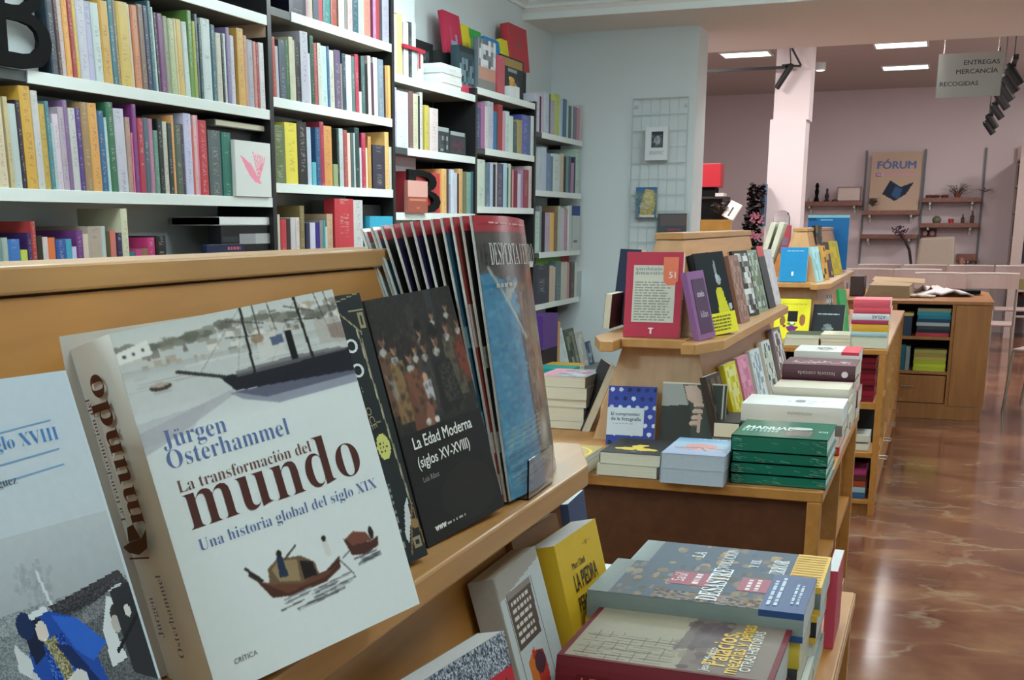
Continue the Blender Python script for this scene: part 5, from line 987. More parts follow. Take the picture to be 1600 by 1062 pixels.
for a in (('dark brown book with a faded figure leaning on the tower side', (-.492, 3.11, .801), 84, 15, .134, .196, '3a2f2a', ['3a2f2a', '55453a', '2a2422', '6a5444']),
          ('bright yellow book leaning on the tower side', (-.492, 3.39, .801), 86, 15, .139, .196, 'd3c92e', ['d3c92e', 'e0dc80', 'c3b828', 'd9d9a0']),
          ('pink book leaning on the tower side', (-.492, 3.62, .801), 86, 15, .138, .192, 'd98aa8', ['d98aa8', 'e0a0b8', 'c87a98']),
          ('white and pale blue book leaning on the tower side', (-.492, 3.87, .801), 86, 15, .141, .188, 'cdd9dc', ['cdd9dc', 'b9c9d2', '8aa0b0', 'dfe5e5']),
          ('white book with green lower half leaning on the tower side', (-.492, 4.14, .801), 86, 15, .132, .192, 'd3d9d5', ['d3d9d5', 'a9b59a', 'c3cdbd', '3c4a5c']),
          ('grey and maroon photo book leaning last on the tower side', (-.492, 4.44, .801), 86, 15, .150, .212, '8a8084', ['8a8084', 'c9c3c3', '54464a', '7a5a5c', 'e0dcdc'])):
    r = book(a[0], a[4], a[5], .016, a[6], pose(a[1], a[2], a[3]), 'books leaning on the tower side of the middle unit', pages=PAGESW)
    picture(r, Canvas(14, 20, a[6]).cnoise(.05, .05, .95, .97, a[7], 2), a[4], a[5])
# front stacks of the middle tabletop
S = stack(-.708, -.566, 2.685, .20, .857, [(.028, '23272b', 'black book with yellow clouds on the two-book pile'), (.026, 'cfcdb4', 'cream book under the black one with yellow clouds')], '', 'two-book pile at the tabletop front', facing='tail', jit=.003, seed=2)
r, w, h, t = S[0]; cv = Canvas(40, 56, '23272b')
for u, v in ((.24, .70), (.34, .66), (.45, .68), (.56, .67), (.68, .68), (.78, .72), (.48, .52), (.55, .46), (.50, .58), (.4, .74), (.62, .74)): cv.ell(u, v, .10, .055, 'd9bf4a')
cv.ell(.52, .86, .05, .02, '8a8a86'); picture(r, cv, w, h)
S = stack(-.553, -.410, 2.655, .215, .870, [(.034, 'b9c4cf', 'pale blue book with a pink octopus shape, on its twin'), (.034, 'b3bfca', 'pale blue twin book under the octopus one')], '', 'octopus books at the tabletop front', facing='tail', jit=.003, seed=8)
for i, (r, w, h, t) in enumerate(S): bpy.data.objects.remove([c for c in r.children if c.name.startswith('pages')][0]); obj('pages', MB().box(.001, w-.0006, .0007, t-.0007, .0006, h-.0006), plain('blue_grey_pages', 'bcc8d2', .7, amp=.08, scale=150), r)
r, w, h, t = S[0]; cv = Canvas(40, 58, '8fb0cc').vgrad(0, .35, '6f9cc4', 'a9c3d6').vgrad(.35, 1, 'a9bfd0', '9aa5c4').ell(.5, .50, .26, .16, 'd49a98')
for k in range(9): cv.line(.5, .55, .5+.38*math.cos(math.pi*k/8), .62+.16*math.sin(math.pi*k/8), .02, random.choice(['c48a86', 'd8a49c', '9a7a78']))
picture(r, cv, w, h); txtlines(r, w, h, .35, .03, .9, .08, 1, 'dfe8ee', seed=4)
# green shrink-wrapped volumes
zt = .912; GR = plain('green_wrapped_board', '14705a', .22, amp=.05, spec=.6)
for i, t_ in enumerate((.036, .025, .025, .024)):
    dx = [0, .003, .001, .002][i]
    r = thing('boxed_book', f"{['top', 'second', 'third', 'bottom'][i]} green shrink-wrapped volume of the green stack", 'book', 'green wrapped volumes at the tabletop corner', loc=(-.408+dx, 2.715+dx, zt-t_))
    obj('cover', MB().box(0, .210, 0, .235, 0, .0015).box(0, .210, 0, .235, t_-.0018, t_-.0003).box(0, .209, 0, .002, 0, t_-.0003).box(0, .002, 0, .235, 0, t_-.0003), GR, r)
    obj('pages', MB().box(.002, .207, .002, .233, .0015, t_-.0018), PAGESW, r)
    fo = MB(); rnd = random.Random(i)
    for k in range(26):
        x = rnd.choice([rnd.uniform(.0, .02), rnd.uniform(.17, .2), rnd.uniform(0, .2)]); z = rnd.uniform(.003, t_-.004); l = rnd.uniform(.004, .02); fo.add([(x, -.0004, z), (min(x+l, .209), -.0004, z-.002), (min(x+l, .209), -.0009, z-.0012), (x, -.0009, z+.001)], [(0, 1, 2, 3)])
    obj('wrap_creases', fo, plain('plastic_crease', '8fc0ae', .15, amp=.02), r)
    if i == 0:
        cv = Canvas(70, 70, '1a8068').rect(.03, .15, .48, .45, '1a8068').rect(.50, .35, .84, .9, '7d7a74').rect(.51, .36, .83, .88, '1a7a62').ell(.66, .42, .13, .08, 'dfe5e2').rect(.54, .55, .80, .85, '8a8480')
        for k in range(9): cv.rect(.06+.045*k, .42, .085+.045*k, .72, 'b9d4cc', .8)
        me = cv.mesh(0.001, .209, .001, .234, lambda X, Z: (X, Z, np.full_like(X, t_+.0002))); obj('cover_picture', me, PICTG, r)
        lt = MB()
        vs, fs = text_mesh('MANUAL', False, .02); lt.add([(.016+p[0]*.026, .10+p[1]*.06, t_+.0007+p[2]) for p in vs], fs); obj('title', lt, INK, r, color='dfe9e5')
        lt = MB(); vs, fs = text_mesh('XXI', False, .02); lt.add([(.180+p[0]*.013, .09+p[1]*.03, t_+.0007+p[2]) for p in vs], fs); obj('lettering', lt, INK, r, color='cfe0da')
    zt -= t_+.0006
# yellow oval book and left pile
r = book('tan book with a yellow oval outline at the left front of the middle tabletop', .150, .20, .012, 'c9ab62', flat((-.885, 2.63, .842), 'tail'), pages=PAGESW)
cv = Canvas(60, 70, 'b99f5c').ell(.50, .5, .47, .42, 'e6cf58').ell(.50, .5, .43, .385, 'bfa46c')
for i in range(70): a = random.random()*6.28; q = random.random()**.5; cv.ell(.45+.22*q*math.cos(a), .5+.16*q*math.sin(a), .02, .016, random.choice(['b87a62', 'c48a70', 'a89060', 'c9a878']), .7)
picture(r, cv, .150, .20)
stack(-.90, -.738, 2.64, .20, .829, [(.027, 'cfd2d0', 'pale book under the yellow oval one', {})], '', None, facing='tail', seed=2)
S = stack(-1.045, -.905, 3.28, .19, .952, [(.030, 'd0c8c4', 'cream book with pink and grey cover, top of the left pile'), (.034, 'c9b8ac', 'beige book second in the left pile'), (.022, 'd9dad2', 'white book third in the left pile'), (.040, 'd3d3c6', 'thick cream book fourth in the left pile'), (.022, 'c9c6b0', 'cream book at the foot of the left pile')], '', 'left pile of the middle tabletop', facing='tail', jit=.008, seed=7)
r, w, h, t = S[0]; picture(r, Canvas(20, 26, 'c9899a').rect(.4, 0, 1, 1, '8f98a2').cnoise(.3, .2, .9, .9, ['b9bcc0', 'c05068', '8f98a2', 'd0c0c4'], 3, .7), w, h)
r, w, h, t = S[2]; picture(r, Canvas(16, 20, 'd9dcd8').ell(.6, .5, .3, .25, '8f9490').ell(.4, .5, .15, .12, 'b5b9b4'), w, h)
r = book('black book leaning against the left of the tower, cream page edges towards us', .16, .205, .022, '1c1d1e', pose((-.975, 3.40, .801), -66, 22), pages=PAGES)
# long row of books lying along the aisle side of the middle tabletop
S = stack(-.450, -.198, 3.14, .19, .922, [(.044, 'dcdad2', 'thick white book spine behind the green stack, black lettering', dict(pages=PAGESW)), (.026, '6f6a64', 'grey book second behind the green stack', {}), (.028, 'd9c9c4', 'pinkish book third behind the green stack', {}), (.020, 'b9383c', 'red book at the foot behind the green stack', {})], '', 'white pile behind the green stack', seed=12)
r, w, h, t = S[0]; cv = Canvas(30, 50, 'dfe1de').ell(.5, .55, .14, .05, '8a8f90').line(.45, .42, .55, .80, .012, '8f9294').line(.3, .6, .32, .7, .01, '8f9294').line(.2, .86, .9, .86, .01, 'b5b8b8').line(.2, .14, .9, .14, .01, 'b5b8b8'); picture(r, cv, w, h); spinetext(r, 'FOTOGRAFIA', .30, .014, .06, '8a8680', h, bul=.005)
g = obj('book', MB().box(0, .065, 0, .18, 0, .042).box(.001, .064, -.001, .178, .003, .039, 1), [COVER, PAGES], color='2c2724'); g.location = (-.512, 3.10, .835); tag(g, 'small dark spine between the yellow leaning book and the white pile', 'book')
g = obj('book', MB().box(0, .07, 0, .18, 0, .034), COVERS, color='8f8f8c'); g.location = (-.515, 3.10, .8005); tag(g, 'grey book under the small dark spine beside the white pile', 'book')
stack(-.395, -.197, 3.345, .16, .944, [(.032, 'd3cab8', 'cream book on the second aisle pile', {}), (.030, 'dad6cf', 'white book second in the second aisle pile', {}), (.038, 'c9c5bd', 'pale book third in the second aisle pile', {}), (.038, 'dddddd', 'white book at the foot of the second aisle pile', {})], '', 'second aisle pile of the middle tabletop', seed=3)
S = stack(-.397, -.198, 3.515, .185, .988, [(.044, '55363e', 'thick maroon book with pale lettering lying on a magenta one', dict(hard=True)), (.018, 'b02a78', 'magenta and brown book under the thick maroon one', {}), (.032, 'cfc7bd', 'cream book third in the maroon-topped pile', {}), (.042, '8a8a88', 'grey book fourth in the maroon-topped pile', {}), (.036, 'd5cfc9', 'white book at the foot of the maroon-topped pile', {})], '', 'maroon-topped pile of the middle tabletop', seed=6)
r, w, h, t = S[0]; picture(r, Canvas(20, 50, '6a454c').cnoise(.2, .1, .6, .9, ['6a454c', 'a88088', 'c9b0b4', '6a454c'], 2, .8), w, h); spinetext(r, 'historia contada', .28, .018, .10, 'b9a0a6', h, bul=.006)
ob = MB(); ob.lathe([(.009, 0), (.009, .0008)], 12); o_ = obj('emblem', ob, INK, r, color='d9cdd0'); o_.location = (-.0072, .024, .028); o_.rotation_euler = (0, math.radians(-90), 0)
S = stack(-.384, -.199, 3.72, .19, 1.005, [(.040, 'dcdad4', 'thick white book with a red head band on the farthest aisle pile', dict(pages=PAGESW)), (.036, 'a8a29c', 'grey book second in the farthest aisle pile', {}), (.036, 'd0cac2', 'cream book third in the farthest aisle pile', {}), (.048, '8c3a4c', 'dark pink book fourth in the farthest aisle pile', {}), (.036, 'c9c4bb', 'pale book at the foot of the farthest aisle pile', {})], '', 'farthest aisle pile of the middle tabletop', seed=8)
r, w, h, t = S[0]; picture(r, Canvas(14, 50, 'd9dad4').ell(.45, .45, .25, .12, '70716e').cnoise(.3, .3, .7, .6, ['d9dad4', '70716e', '9a9a96'], 2, .6), w, h); band(r, w, h, t, 0, h*.27, 'd83a50')

# ================================================================== farther unit
w, h, t = .175, .205, .016
r = book('bright yellow book with a paper-collage figure, farther unit front', w, h, t, 'e3dc2a', pose((-.770, 6.34, .801), -3, 12), pages=PAGES)
cv = Canvas(50, 60, 'e6df2c').rect(.38, .30, .66, .56, '1d1c1e').poly([(.34, .70), (.50, .66), (.72, .70), (.60, .80), (.44, .82)], '7a2f78').ell(.24, .55, .08, .12, '8f6a3c').ell(.80, .52, .09, .14, '9c6a44').ell(.5, .62, .12, .04, '3f8a50').ell(.42, .86, .03, .02, '7a2f3c').ell(.65, .9, .035, .03, '7a2f3c').ell(.30, .68, .05, .03, '7a2f58').ell(.52, .60, .06, .03, 'dfe0dc')
picture(r, cv, w, h); txtlines(r, w, h, .2, .10, .9, .16, 1, 'c0b424', seed=2)
w, h, t = .155, .180, .016
r = book('black book with a small grey emblem beside the yellow collage book', w, h, t, '22282d', pose((-.585, 6.36, .801), -5, 14), pages=PAGES)
cv = Canvas(40, 46, '23292e').ell(.5, .60, .13, .05, '6f7a80').ell(.42, .70, .10, .05, '5f6a70').ell(.58, .68, .12, .05, '7f8a90').ell(.5, .82, .06, .05, '5f6a70'); picture(r, cv, w, h); txtlines(r, w, h, .15, .24, .9, .31, 1, '9aa5aa', seed=5)
w, h, t = .135, .175, .016
r = book('bright blue book with a small white emblem on the farther unit end ledge', w, h, t, '1c86be', pose((-.765, 6.425, 1.085), 0, 8), pages=PAGES); txtlines(r, w, h, .25, .08, .92, .13, 1, '8fc3dd', seed=5); obj('emblem', MB().box(.060, .070, -.0009, -.0007, .032, .052), INK, r, color='e6eef2')
for k in range(2):
    r = book(['left one of two tall cream books leaning against the farther tower', 'right one of two tall cream books leaning against the farther tower'][k], .16, .315, .024, 'd5d4c6', pose((-.905+k*.042, 6.62, 1.081), -90, 15), 'tall cream books on the farther unit', pages=PAGES)
for a in (('pale cyan book leaning first on the farther side ledge', (-.580, 6.50, 1.081), 80, 13, .119, .185, 'a9d5d9', ['a9d5d9', 'c3e3e3', '7fb9c4']),
          ('orange and black book leaning second on the farther side ledge', (-.580, 6.74, 1.081), 76, 12, .120, .185, 'cf9433', ['cf9433', 'd9a345', '3a2c20']),
          ('dark plum book with an orange head leaning third on the farther side ledge', (-.590, 7.08, 1.081), 74, 14, .130, .200, '4a3440', ['4a3440', '5d4450', '2e2228', 'c9962e']),
          ('mustard yellow book leaning last on the farther side ledge', (-.590, 7.50, 1.081), 70, 15, .150, .200, 'c9b020', ['c9b020', 'bda41c', 'd3bb30'])):
    r = book(a[0], a[4], a[5], .018, a[6], pose(a[1], a[2], a[3]), 'books leaning on the farther side ledge')
    cv = Canvas(12, 18, a[6]).cnoise(.05, .05, .95, .97, a[7], 3)
    if 'head' in a[0]: cv.rect(0, 0, 1, .2, '2c2420').rect(.1, .2, 1, .36, 'd3a32c')
    picture(r, cv, a[4], a[5])
r = book('black and brown book lying open behind the orange one, farther unit', .12, .10, .02, '2c221c', pose((-.630, 6.85, 1.268), 80, 6)); picture(r, Canvas(12, 10, '2c221c').cnoise(0, 0, 1, 1, ['2c221c', '6a5a3c', '1c1a18'], 2), .12, .10)
r = book('tall blue folder with a pale head standing at the far end of the farther unit', .255, .345, .02, '1f6fae', pose((-.815, 8.20, 1.085), 0, 2), cat='folder', name='folder'); picture(r, Canvas(30, 40, '1f70b2').rect(0, 0, 1, .055, '8fd0e2').rect(0, .06, .2, .11, '12507a').rect(.3, .07, .6, .10, '7fb9d6'), .255, .345)
r = book('tall green book leaning beside the red stack on the farther unit', .12, .24, .016, '2c9a50', pose((-.440, 6.55, .801), 78, 10, 4, .12), pages=PAGESW)
r = book('grey photo book leaning between the towers foot and the green book', .13, .20, .016, '6a6a68', pose((-.520, 6.85, .801), 80, 14)); picture(r, Canvas(14, 18, '6a6a68').cnoise(0, 0, 1, 1, ['4a4a48', '8a8a88', 'b9b9b4'], 2), .13, .20)
# front edge piles and the red stack
stack(-.665, -.505, 5.965, .21, .858, [(.018, '4a5448', 'dark green-covered book on the left cream pile, farther unit', {}), (.036, 'd0c9ae', 'thick cream book under the dark green one, farther unit', {})], '', 'left cream pile of the farther unit', facing='tail', seed=2)
stack(-.500, -.365, 5.965, .21, .862, [(.018, 'c9c3a6', 'cream book on top of the middle pile, farther unit', {}), (.016, 'd9a54a', 'cream and orange book second in the middle pile', {}), (.024, 'cbb68c', 'tan book at the foot of the middle pile', {})], '', 'middle cream pile of the farther unit', facing='tail', seed=3)
S = stack(-.365, -.200, 5.97, .22, 1.030, [(.038, 'd85a68', 'coral red book on top of the tall right pile', {}), (.026, 'd2505f', 'coral red book second in the tall right pile', {}), (.030, 'dcdce2', 'white book with grey lettering third in the tall right pile', {}), (.018, 'a83a58', 'crimson and violet book fourth in the tall right pile', {}), (.036, 'dca93a', 'amber yellow book fifth in the tall right pile', {}), (.020, 'a9c9d0', 'pale blue-topped book sixth in the tall right pile', {}), (.056, 'cfd6c3', 'pale green-grey thick book at the foot of the tall right pile', {})], '', 'tall right pile of the farther unit', facing='spine', seed=11)
spinetext(S[2][0], 'ATLAS', .10, .008, .06, '7a7a90', S[2][2], offset=.03, bul=.002)
# books on the open end shelves of the farther unit
for k in range(8): g = obj('book', MB().box(0, .30, 0, .2, 0, .0255).box(.001, .299, -.0008, .198, .003, .0225, 1), [COVER, COVER], color=['7a1626', '8a1a2c', '6a1220'][k % 3]); g.location = (-.545+.003*(k % 2), 5.975+.004*(k % 3), .5485+k*.0262); tag(g, f"dark red book lying {'at the bottom' if k == 0 else ('on top' if k == 7 else ORD[k]+' from the bottom')} of the red shelf stack", 'book', 'dark red books on the upper end shelf')
for k, (c, lab, zz) in enumerate((('c3c9c3', 'white book low on the middle end shelf', .3085), ('d0d4cc', 'white book on top on the middle end shelf', .350))): g = obj('book', MB().box(0, .28, 0, .2, 0, .034).box(.001, .279, -.0008, .198, .003, .031, 1), [COVER, PAGES], color=c); g.location = (-.53, 5.975, zz+.002); tag(g, lab, 'book')
for k, (c, lab) in enumerate((('3a5f8c', 'blue book at the bottom of the lowest end shelf'), ('9ab9c0', 'pale teal book second on the lowest end shelf'), ('a8482c', 'rust red book third on the lowest end shelf'), ('5a2c24', 'dark brown book fourth on the lowest end shelf'), ('a83a6c', 'magenta book on top on the lowest end shelf'))): g = obj('book', MB().box(0, .29, 0, .2, 0, .027).box(.001, .289, -.0008, .198, .003, .024, 1), [COVER, COVER], color=c); g.location = (-.54, 5.972, .0765+k*.0285); tag(g, lab, 'book', 'books on the lowest end shelf')

# ================================================================== cabinet contents and things on top
for k, (c, lab) in enumerate((('c9a24a', 'gold spine upright'), ('2c6a78', 'thick teal spine upright'), ('88989c', 'grey spine upright'))):
    wd = (.018, .05, .028)[k]; g = obj('book', MB().box(0, wd, 0, .17, 0, .19-.01*k), COVERS, color=c); g.location = (-.255+(0, .022, .076)[k], 9.225, .341); tag(g, lab+' on the lower cabinet shelf', 'book')
for k in range(6): c = ['b9c83a', 'c3d040', 'adbc34', 'b9a95c', 'a0924c', 'aaa058'][k]; g = obj('book', MB().box(0, .215, 0, .15, 0, .0245), COVER, color=c); g.location = (-.125+.002*(k % 2), 9.225, .341+k*.0252); tag(g, f"{'lime' if k < 3 else 'khaki'} book lying {['at the foot', 'second', 'third', 'fourth', 'fifth', 'on top'][k]} in the lower cabinet shelf stack", 'book', 'lime and khaki stack on the lower cabinet shelf')
for k, (c, lab) in enumerate((('b9404c', 'red and pale book at the foot'), ('26303c', 'dark book second'), ('3c3f48', 'charcoal book third'), ('a8b0b4', 'pale grey book fourth'), ('24445c', 'navy book fifth'), ('2a7a90', 'teal book sixth'), ('2f8a9c', 'bright teal book seventh'), ('8a8a70', 'khaki book on top'))): g = obj('book', MB().box(0, .22, 0, .15, 0, .024), COVER, color=c); g.location = (-.125+.003*(k % 3), 9.225, .588+k*.0247); tag(g, lab+' of the upper cabinet shelf stack', 'book', 'stack on the upper cabinet shelf')
g = obj('box', MB().box(0, .10, 0, .15, 0, .14), plain('navy_box', '1f3a54', .5)); g.location = (-.255, 9.225, .588); tag(g, 'navy box at the left of the upper cabinet shelf', 'box'); g = obj('book', MB().box(0, .11, 0, .15, 0, .022), COVER, color='c9b060'); g.location = (-.257, 9.222, .729); tag(g, 'cream book lying on the navy box in the cabinet', 'book')
cb = MB(); cb.hexa([(-.50, 9.45, .841), (-.19, 9.50, .841), (-.17, 9.95, .841), (-.48, 9.95, .841), (-.475, 9.50, .93), (-.20, 9.53, .925), (-.185, 9.92, .93), (-.46, 9.92, .95)])
t = thing('cardboard_box', 'opened flattened brown cardboard box on the low cabinet', 'box', loc=(0, 0, 0)); obj('body', cb, CARD, t)
fl_ = MB(); fl_.hexa([(-.48, 9.9, .945), (-.10, 9.93, .925), (-.10, 10.15, .95), (-.47, 10.12, .965), (-.48, 9.9, .949), (-.10, 9.93, .929), (-.10, 10.15, .954), (-.47, 10.12, .969)]); obj('flap', fl_, CARD, t)
g = obj('box', MB().box(-.62, -.52, 9.6, 9.9, .841, .99), plain('dark_case', '4a3c3c', .6), bevel=.006); tag(g, 'dark case on the cabinet left of the cardboard box', 'box')
def paper(x, y, z, sx, sy, a, col, lab, fold=.02):
    c = Canvas(4, 4); mb = MB(); n = 8; vs = []; fs = []; rnd = random.Random(lab)
    for j in range(n+1):
        for i in range(n+1): vs.append(((i/n-.5)*sx, (j/n-.5)*sy, fold*rnd.random()*math.sin(math.pi*i/n)+.002))
    for j in range(n):
        for i in range(n): fs.append((j*(n+1)+i, j*(n+1)+i+1, (j+1)*(n+1)+i+1, (j+1)*(n+1)+i))
    mb.add(vs, fs); o = obj('paper', mb, plain('paper_'+col, col, .7), smooth=True); s = o.modifiers.new('t', 'SOLIDIFY'); s.thickness = .012; s.offset = 1; o.location = (x, y, z); o.rotation_euler[2] = math.radians(a); tag(o, lab, 'paper')
paper(-.13, 9.62, .842, .22, .16, -6, 'c9b9a6', 'cream envelope lying at the front of the cabinet top', .01)
paper(.05, 9.85, .842, .36, .26, 8, 'ccc9cc', 'crumpled white paper in the middle of the cabinet top', .05)
paper(-.05, 10.15, .842, .25, .2, -20, 'd0c4bb', 'white paper sheets behind on the cabinet top', .06)
g = obj('folder', MB().box(-.02, .30, 10.0, 10.2, .85, .875), BLACKP); tag(g, 'black folder behind the crumpled paper on the cabinet', 'folder')

# ================================================================== things on the wire grid
w, h = .150, .215
r = book('white leaflet with a dark portrait photo hung high on the wire grid', w, h, .05, 'dfe5e6', pose((-1.903, 8.222, 1.795), 0), pages=PAGESW, cat='book'); r_c = Canvas(40, 56, 'dde3e5').rect(.28, .14, .80, .62, '3c4650').ell(.54, .40, .14, .13, 'a9b0b2').rect(.28, .14, .80, .24, '30383f').cnoise(.3, .25, .78, .6, ['3c4650', '76808a', 'a9b0b2'], 3, .4); picture(r, r_c, w, h); txtlines(r, w, h, .2, .72, .88, .84, 3, '9aa4a8', seed=2)
w, h = .145, .205
r = book('book with a golden figure on blue sky hung on the wire grid', w, h, .02, '8a8a70', pose((-1.962, 8.25, 1.415), 0)); picture(r, Canvas(40, 56, '3f6a9c').vgrad(0, .35, '3a66a8', '7a8a8c').poly([(.45, .05), (.85, .10), (.95, .55), (.80, .95), (.2, .95), (.25, .6)], 'b9a868').ell(.60, .35, .2, .2, 'd0c48c').ell(.45, .60, .25, .12, 'c3b9a0').cnoise(0, .2, 1, 1, ['8a8a5c', 'b5a870', '6a7a50', 'cfc9a8'], 3, .35).rect(.2, .90, .9, .96, 'd9d8c9'), w, h)
w, h = .200, .26
r = book('slate grey book with a brown head low on the wire grid', w, h, .02, '4c545c', pose((-1.807, 8.25, 1.185), 0)); picture(r, Canvas(20, 26, '4c545c').rect(.1, .03, 1, .3, '6a5f60').rect(.35, .38, .8, .42, 'a84a58'), w, h)

# ================================================================== back room
# hanging sign
t = thing('hanging_sign', 'pale translucent hanging sign reading ENTREGAS MERCANCÍA RECOGIDAS', 'sign', loc=(-.13, 9.70, 2.26))
obj('panel', MB().box(0, .425, 0, .006, 0, .30), FROST, t)
for s, u, v, wd in (('ENTREGAS', .40, .27, .235), ('MERCANCÍA', .29, .47, .275), ('RECOGIDAS', .05, .74, .255)):
    vs, fs = text_mesh(s, False, .015); x0 = min(p[0] for p in vs); x1 = max(p[0] for p in vs); k = wd/(x1-x0); lm = MB(); lm.add([(u*.425+(p[0]-x0)*k, -.001-p[2], .30*(1-v)+p[1]*k*.9) for p in vs], fs); obj('lettering', lm, INK, t, color='3c3f3e')
for x in (.035, .39):
    ch = MB()
    for k in range(8): ch.lathe([(.001, 0), (.004, .006), (.001, .012)], 6, (x, .003, .30+k*.0135))
    obj('chain', ch, STEEL, t)
# black track with spotlights on the right
def spot(name_l, loc, tilt, azim, s=1.0):
    t = thing('spotlight', name_l, 'spotlight', 'black track spotlights', loc=loc); t.rotation_euler = (0, 0, azim)
    obj('bracket', MB().box(-.012, .012, -.02, .02, -.05, 0).box(-.02, .02, -.035, .035, -.01, .0), BLACKM, t)
    c, sn = math.cos(tilt), math.sin(tilt); hd = MB(); p = Vector((0, 0, -.05)); d = Vector((sn, 0, -c))
    hd.tube(p-d*.05*s, p+d*.11*s, .036*s, 14).tube(p-d*.075*s, p-d*.05*s, .024*s, 14, r2=.036*s); obj('head', hd, BLACKM, t)
    ln = MB(); ln.tube(p+d*.1101*s, p+d*.112*s, .03*s, 14); obj('lens', ln, plain('spot_lens', '2a2a2a', .2), t); return t
TX, TZ = .375, 2.50
t = thing('lighting_track', 'long black lighting track hanging at the upper right', 'track', loc=(TX, 9.7, TZ)); obj('rail', MB().box(-.018, .018, 0, 6.0, 0, .035), BLACKM, t)
for k in range(4):
    rd = MB(); rd.tube((0, .3+1.75*k, .03), (0, .3+1.75*k, .56), .005, 6); obj('rod', rd, BLACKM, t)
for k, (y, n) in enumerate(((10.05, 'nearest'), (10.6, 'second'), (11.3, 'third'), (12.1, 'fourth'), (13.2, 'fifth'), (14.5, 'sixth'), (15.4, 'farthest'))):
    spot(f'black spotlight on the right-hand track, {n} of seven from the front', (TX, y, TZ), .62, 0.0, .95)
t = thing('lighting_track', 'thin black lighting track running left of the column', 'track', loc=(0, 11.9, 2.78)); obj('rail', MB().box(-2.4, -1.42, -.012, .012, -.012, .014), BLACKM, t); obj('arm', MB().tube((-1.48, 0, .27), (-1.33, 0, .01), .010, 6).tube((-1.33, 0, .005), (-1.50, 0, .02), .010, 6).tube((-1.44, 0, .20), (-1.42, 0, .02), .006, 6), BLACKM, t)
t = thing('spotlight', 'black spotlight pointing down left in front of the column', 'spotlight', 'black track spotlights', loc=(-1.44, 11.9, 2.79)); hd = MB(); hd.tube((0.02, 0, -.0), (-.10, 0, -.19), .028, 12).tube((.03, 0, .02), (.02, 0, 0), .020, 12, r2=.028); obj('head', hd, BLACKM, t); obj('bracket', MB().box(-.03, .03, -.012, .012, -.01, .02), BLACKM, t); ln = MB(); ln.tube((-.10, 0, -.19), (-.101, 0, -.1916), .022, 12); obj('lens', ln, plain('spot_lens', '2a2a2a', .2), t)

# rear wall shelves on slotted rails
RY = 16.99
def wshelf(x0, x1, z, lab, th=.055):
    t = thing('wall_shelf', lab, 'shelf', 'brown shelves on the rear wall', loc=(x0, RY, z)); obj('board', MB().box(0, x1-x0, -.26, -.005, -th, 0), SHELFW, t, bevel=.003)
    for x in (.10, x1-x0-.10): obj('bracket', MB().box(x-.012, x+.012, -.24, -.0, -th-.03, -th).box(x-.012, x+.012, -.02, 0, -th-.10, -th), STEEL, t)
wshelf(-1.76, -1.0, 1.655, 'brown shelf on the rear wall right of the column with black statuettes'); wshelf(-1.0, -.30, 1.535, 'brown shelf on the rear wall under the poster'); wshelf(-1.0, -.30, 1.235, 'brown shelf on the rear wall, second under the poster')
wshelf(-.285, .41, 1.69, 'brown shelf on the rear wall right of the poster with small pots'); wshelf(-.285, .41, 1.375, 'brown shelf on the rear wall with a red cup, right of the poster'); wshelf(.18, .42, .99, 'short brown shelf low on the rear wall behind the armchair', .08)
for k, x in enumerate((-1.80, -1.0, -.285, .42)):
    g = obj('wall_rail', MB().box(x-.012, x+.012, RY-.012, RY+.005, .85, 2.30), GREYM); tag(g, f"vertical slotted steel rail on the rear wall, {['first, beside the column', 'second, left of the poster', 'third, right of the poster', 'fourth and rightmost'][k]}", 'rail', 'slotted rails of the rear wall')
# poster board
t = thing('poster', 'beige poster reading FÓRUM with a dark blue open book, on the rear wall', 'poster', loc=(-.925, RY-.20, 1.537))
w, h = .60, .735; t.rotation_euler = (math.radians(-6), 0, 0)
obj('board', MB().box(0, w, 0, .02, 0, h), plain('poster_board', 'b89c84', .6, amp=.05), t)
cv = Canvas(60, 74, 'b9a08a').rect(.1, .35, .22, .42, '7a3f78').rect(.25, .36, .9, .41, 'c795a0')
cv.poly([(.40, .48), (.62, .60), (.88, .52), (.74, .72), (.52, .84), (.26, .72)], '14243c').poly([(.52, .58), (.66, .64), (.60, .82), (.44, .74)], '3c6a9c', .7).ell(.08, .84, .09, .06, '4c4038', .8)
picture(t, cv, w, h); vs, fs = text_mesh('FÓRUM', False, .035); x0 = min(p[0] for p in vs); x1 = max(p[0] for p in vs); k = .47/(x1-x0); lm = MB(); lm.add([(.07+(p[0]-x0)*k, -.0012-p[2], .525+p[1]*k*.95) for p in vs], fs); obj('title', lm, INK, t, color='3f5a96')
vs, fs = text_mesh('NO', False, .03); lm = MB(); lm.add([(.07+p[0]*.05, -.0014-p[2], .435+p[1]*.055) for p in vs], fs); obj('lettering', lm, INK, t, color='d8c4d0')
# small things on the rear shelves
def vase(x, z, prof, mat_, lab, cat='ornament', y=RY-.13, name='ornament'):
    m = MB(); m.lathe(prof, 14); o = obj(name, m, mat_, smooth=False); o.location = (x, y, z+.001); return tag(o, lab, cat)
vase(-1.585, 1.655, [(.035, 0), (.03, .03), (.02, .07), (.028, .13), (.018, .17), (.026, .20), (.012, .24)], BLACKP, 'tall black statuette on the left rear shelf')
vase(-1.455, 1.655, [(.045, 0), (.02, .03), (.03, .07), (.012, .12), (.018, .15), (.005, .17)], plain('dark_bronze', '3a302e', .4), 'shorter dark statuette on the left rear shelf')
vase(-1.66, 1.655, [(.03, 0), (.035, .03), (.03, .05)], plain('pale_cup', 'b9aaa8', .5), 'small pale cup at the left of the rear shelf', name='cup', cat='cup'); vase(-1.35, 1.655, [(.04, 0), (.045, .02), (.01, .03)], plain('dark_bowl', '5a4038', .5), 'small dark bowl beside the framed picture', name='bowl', cat='bowl')
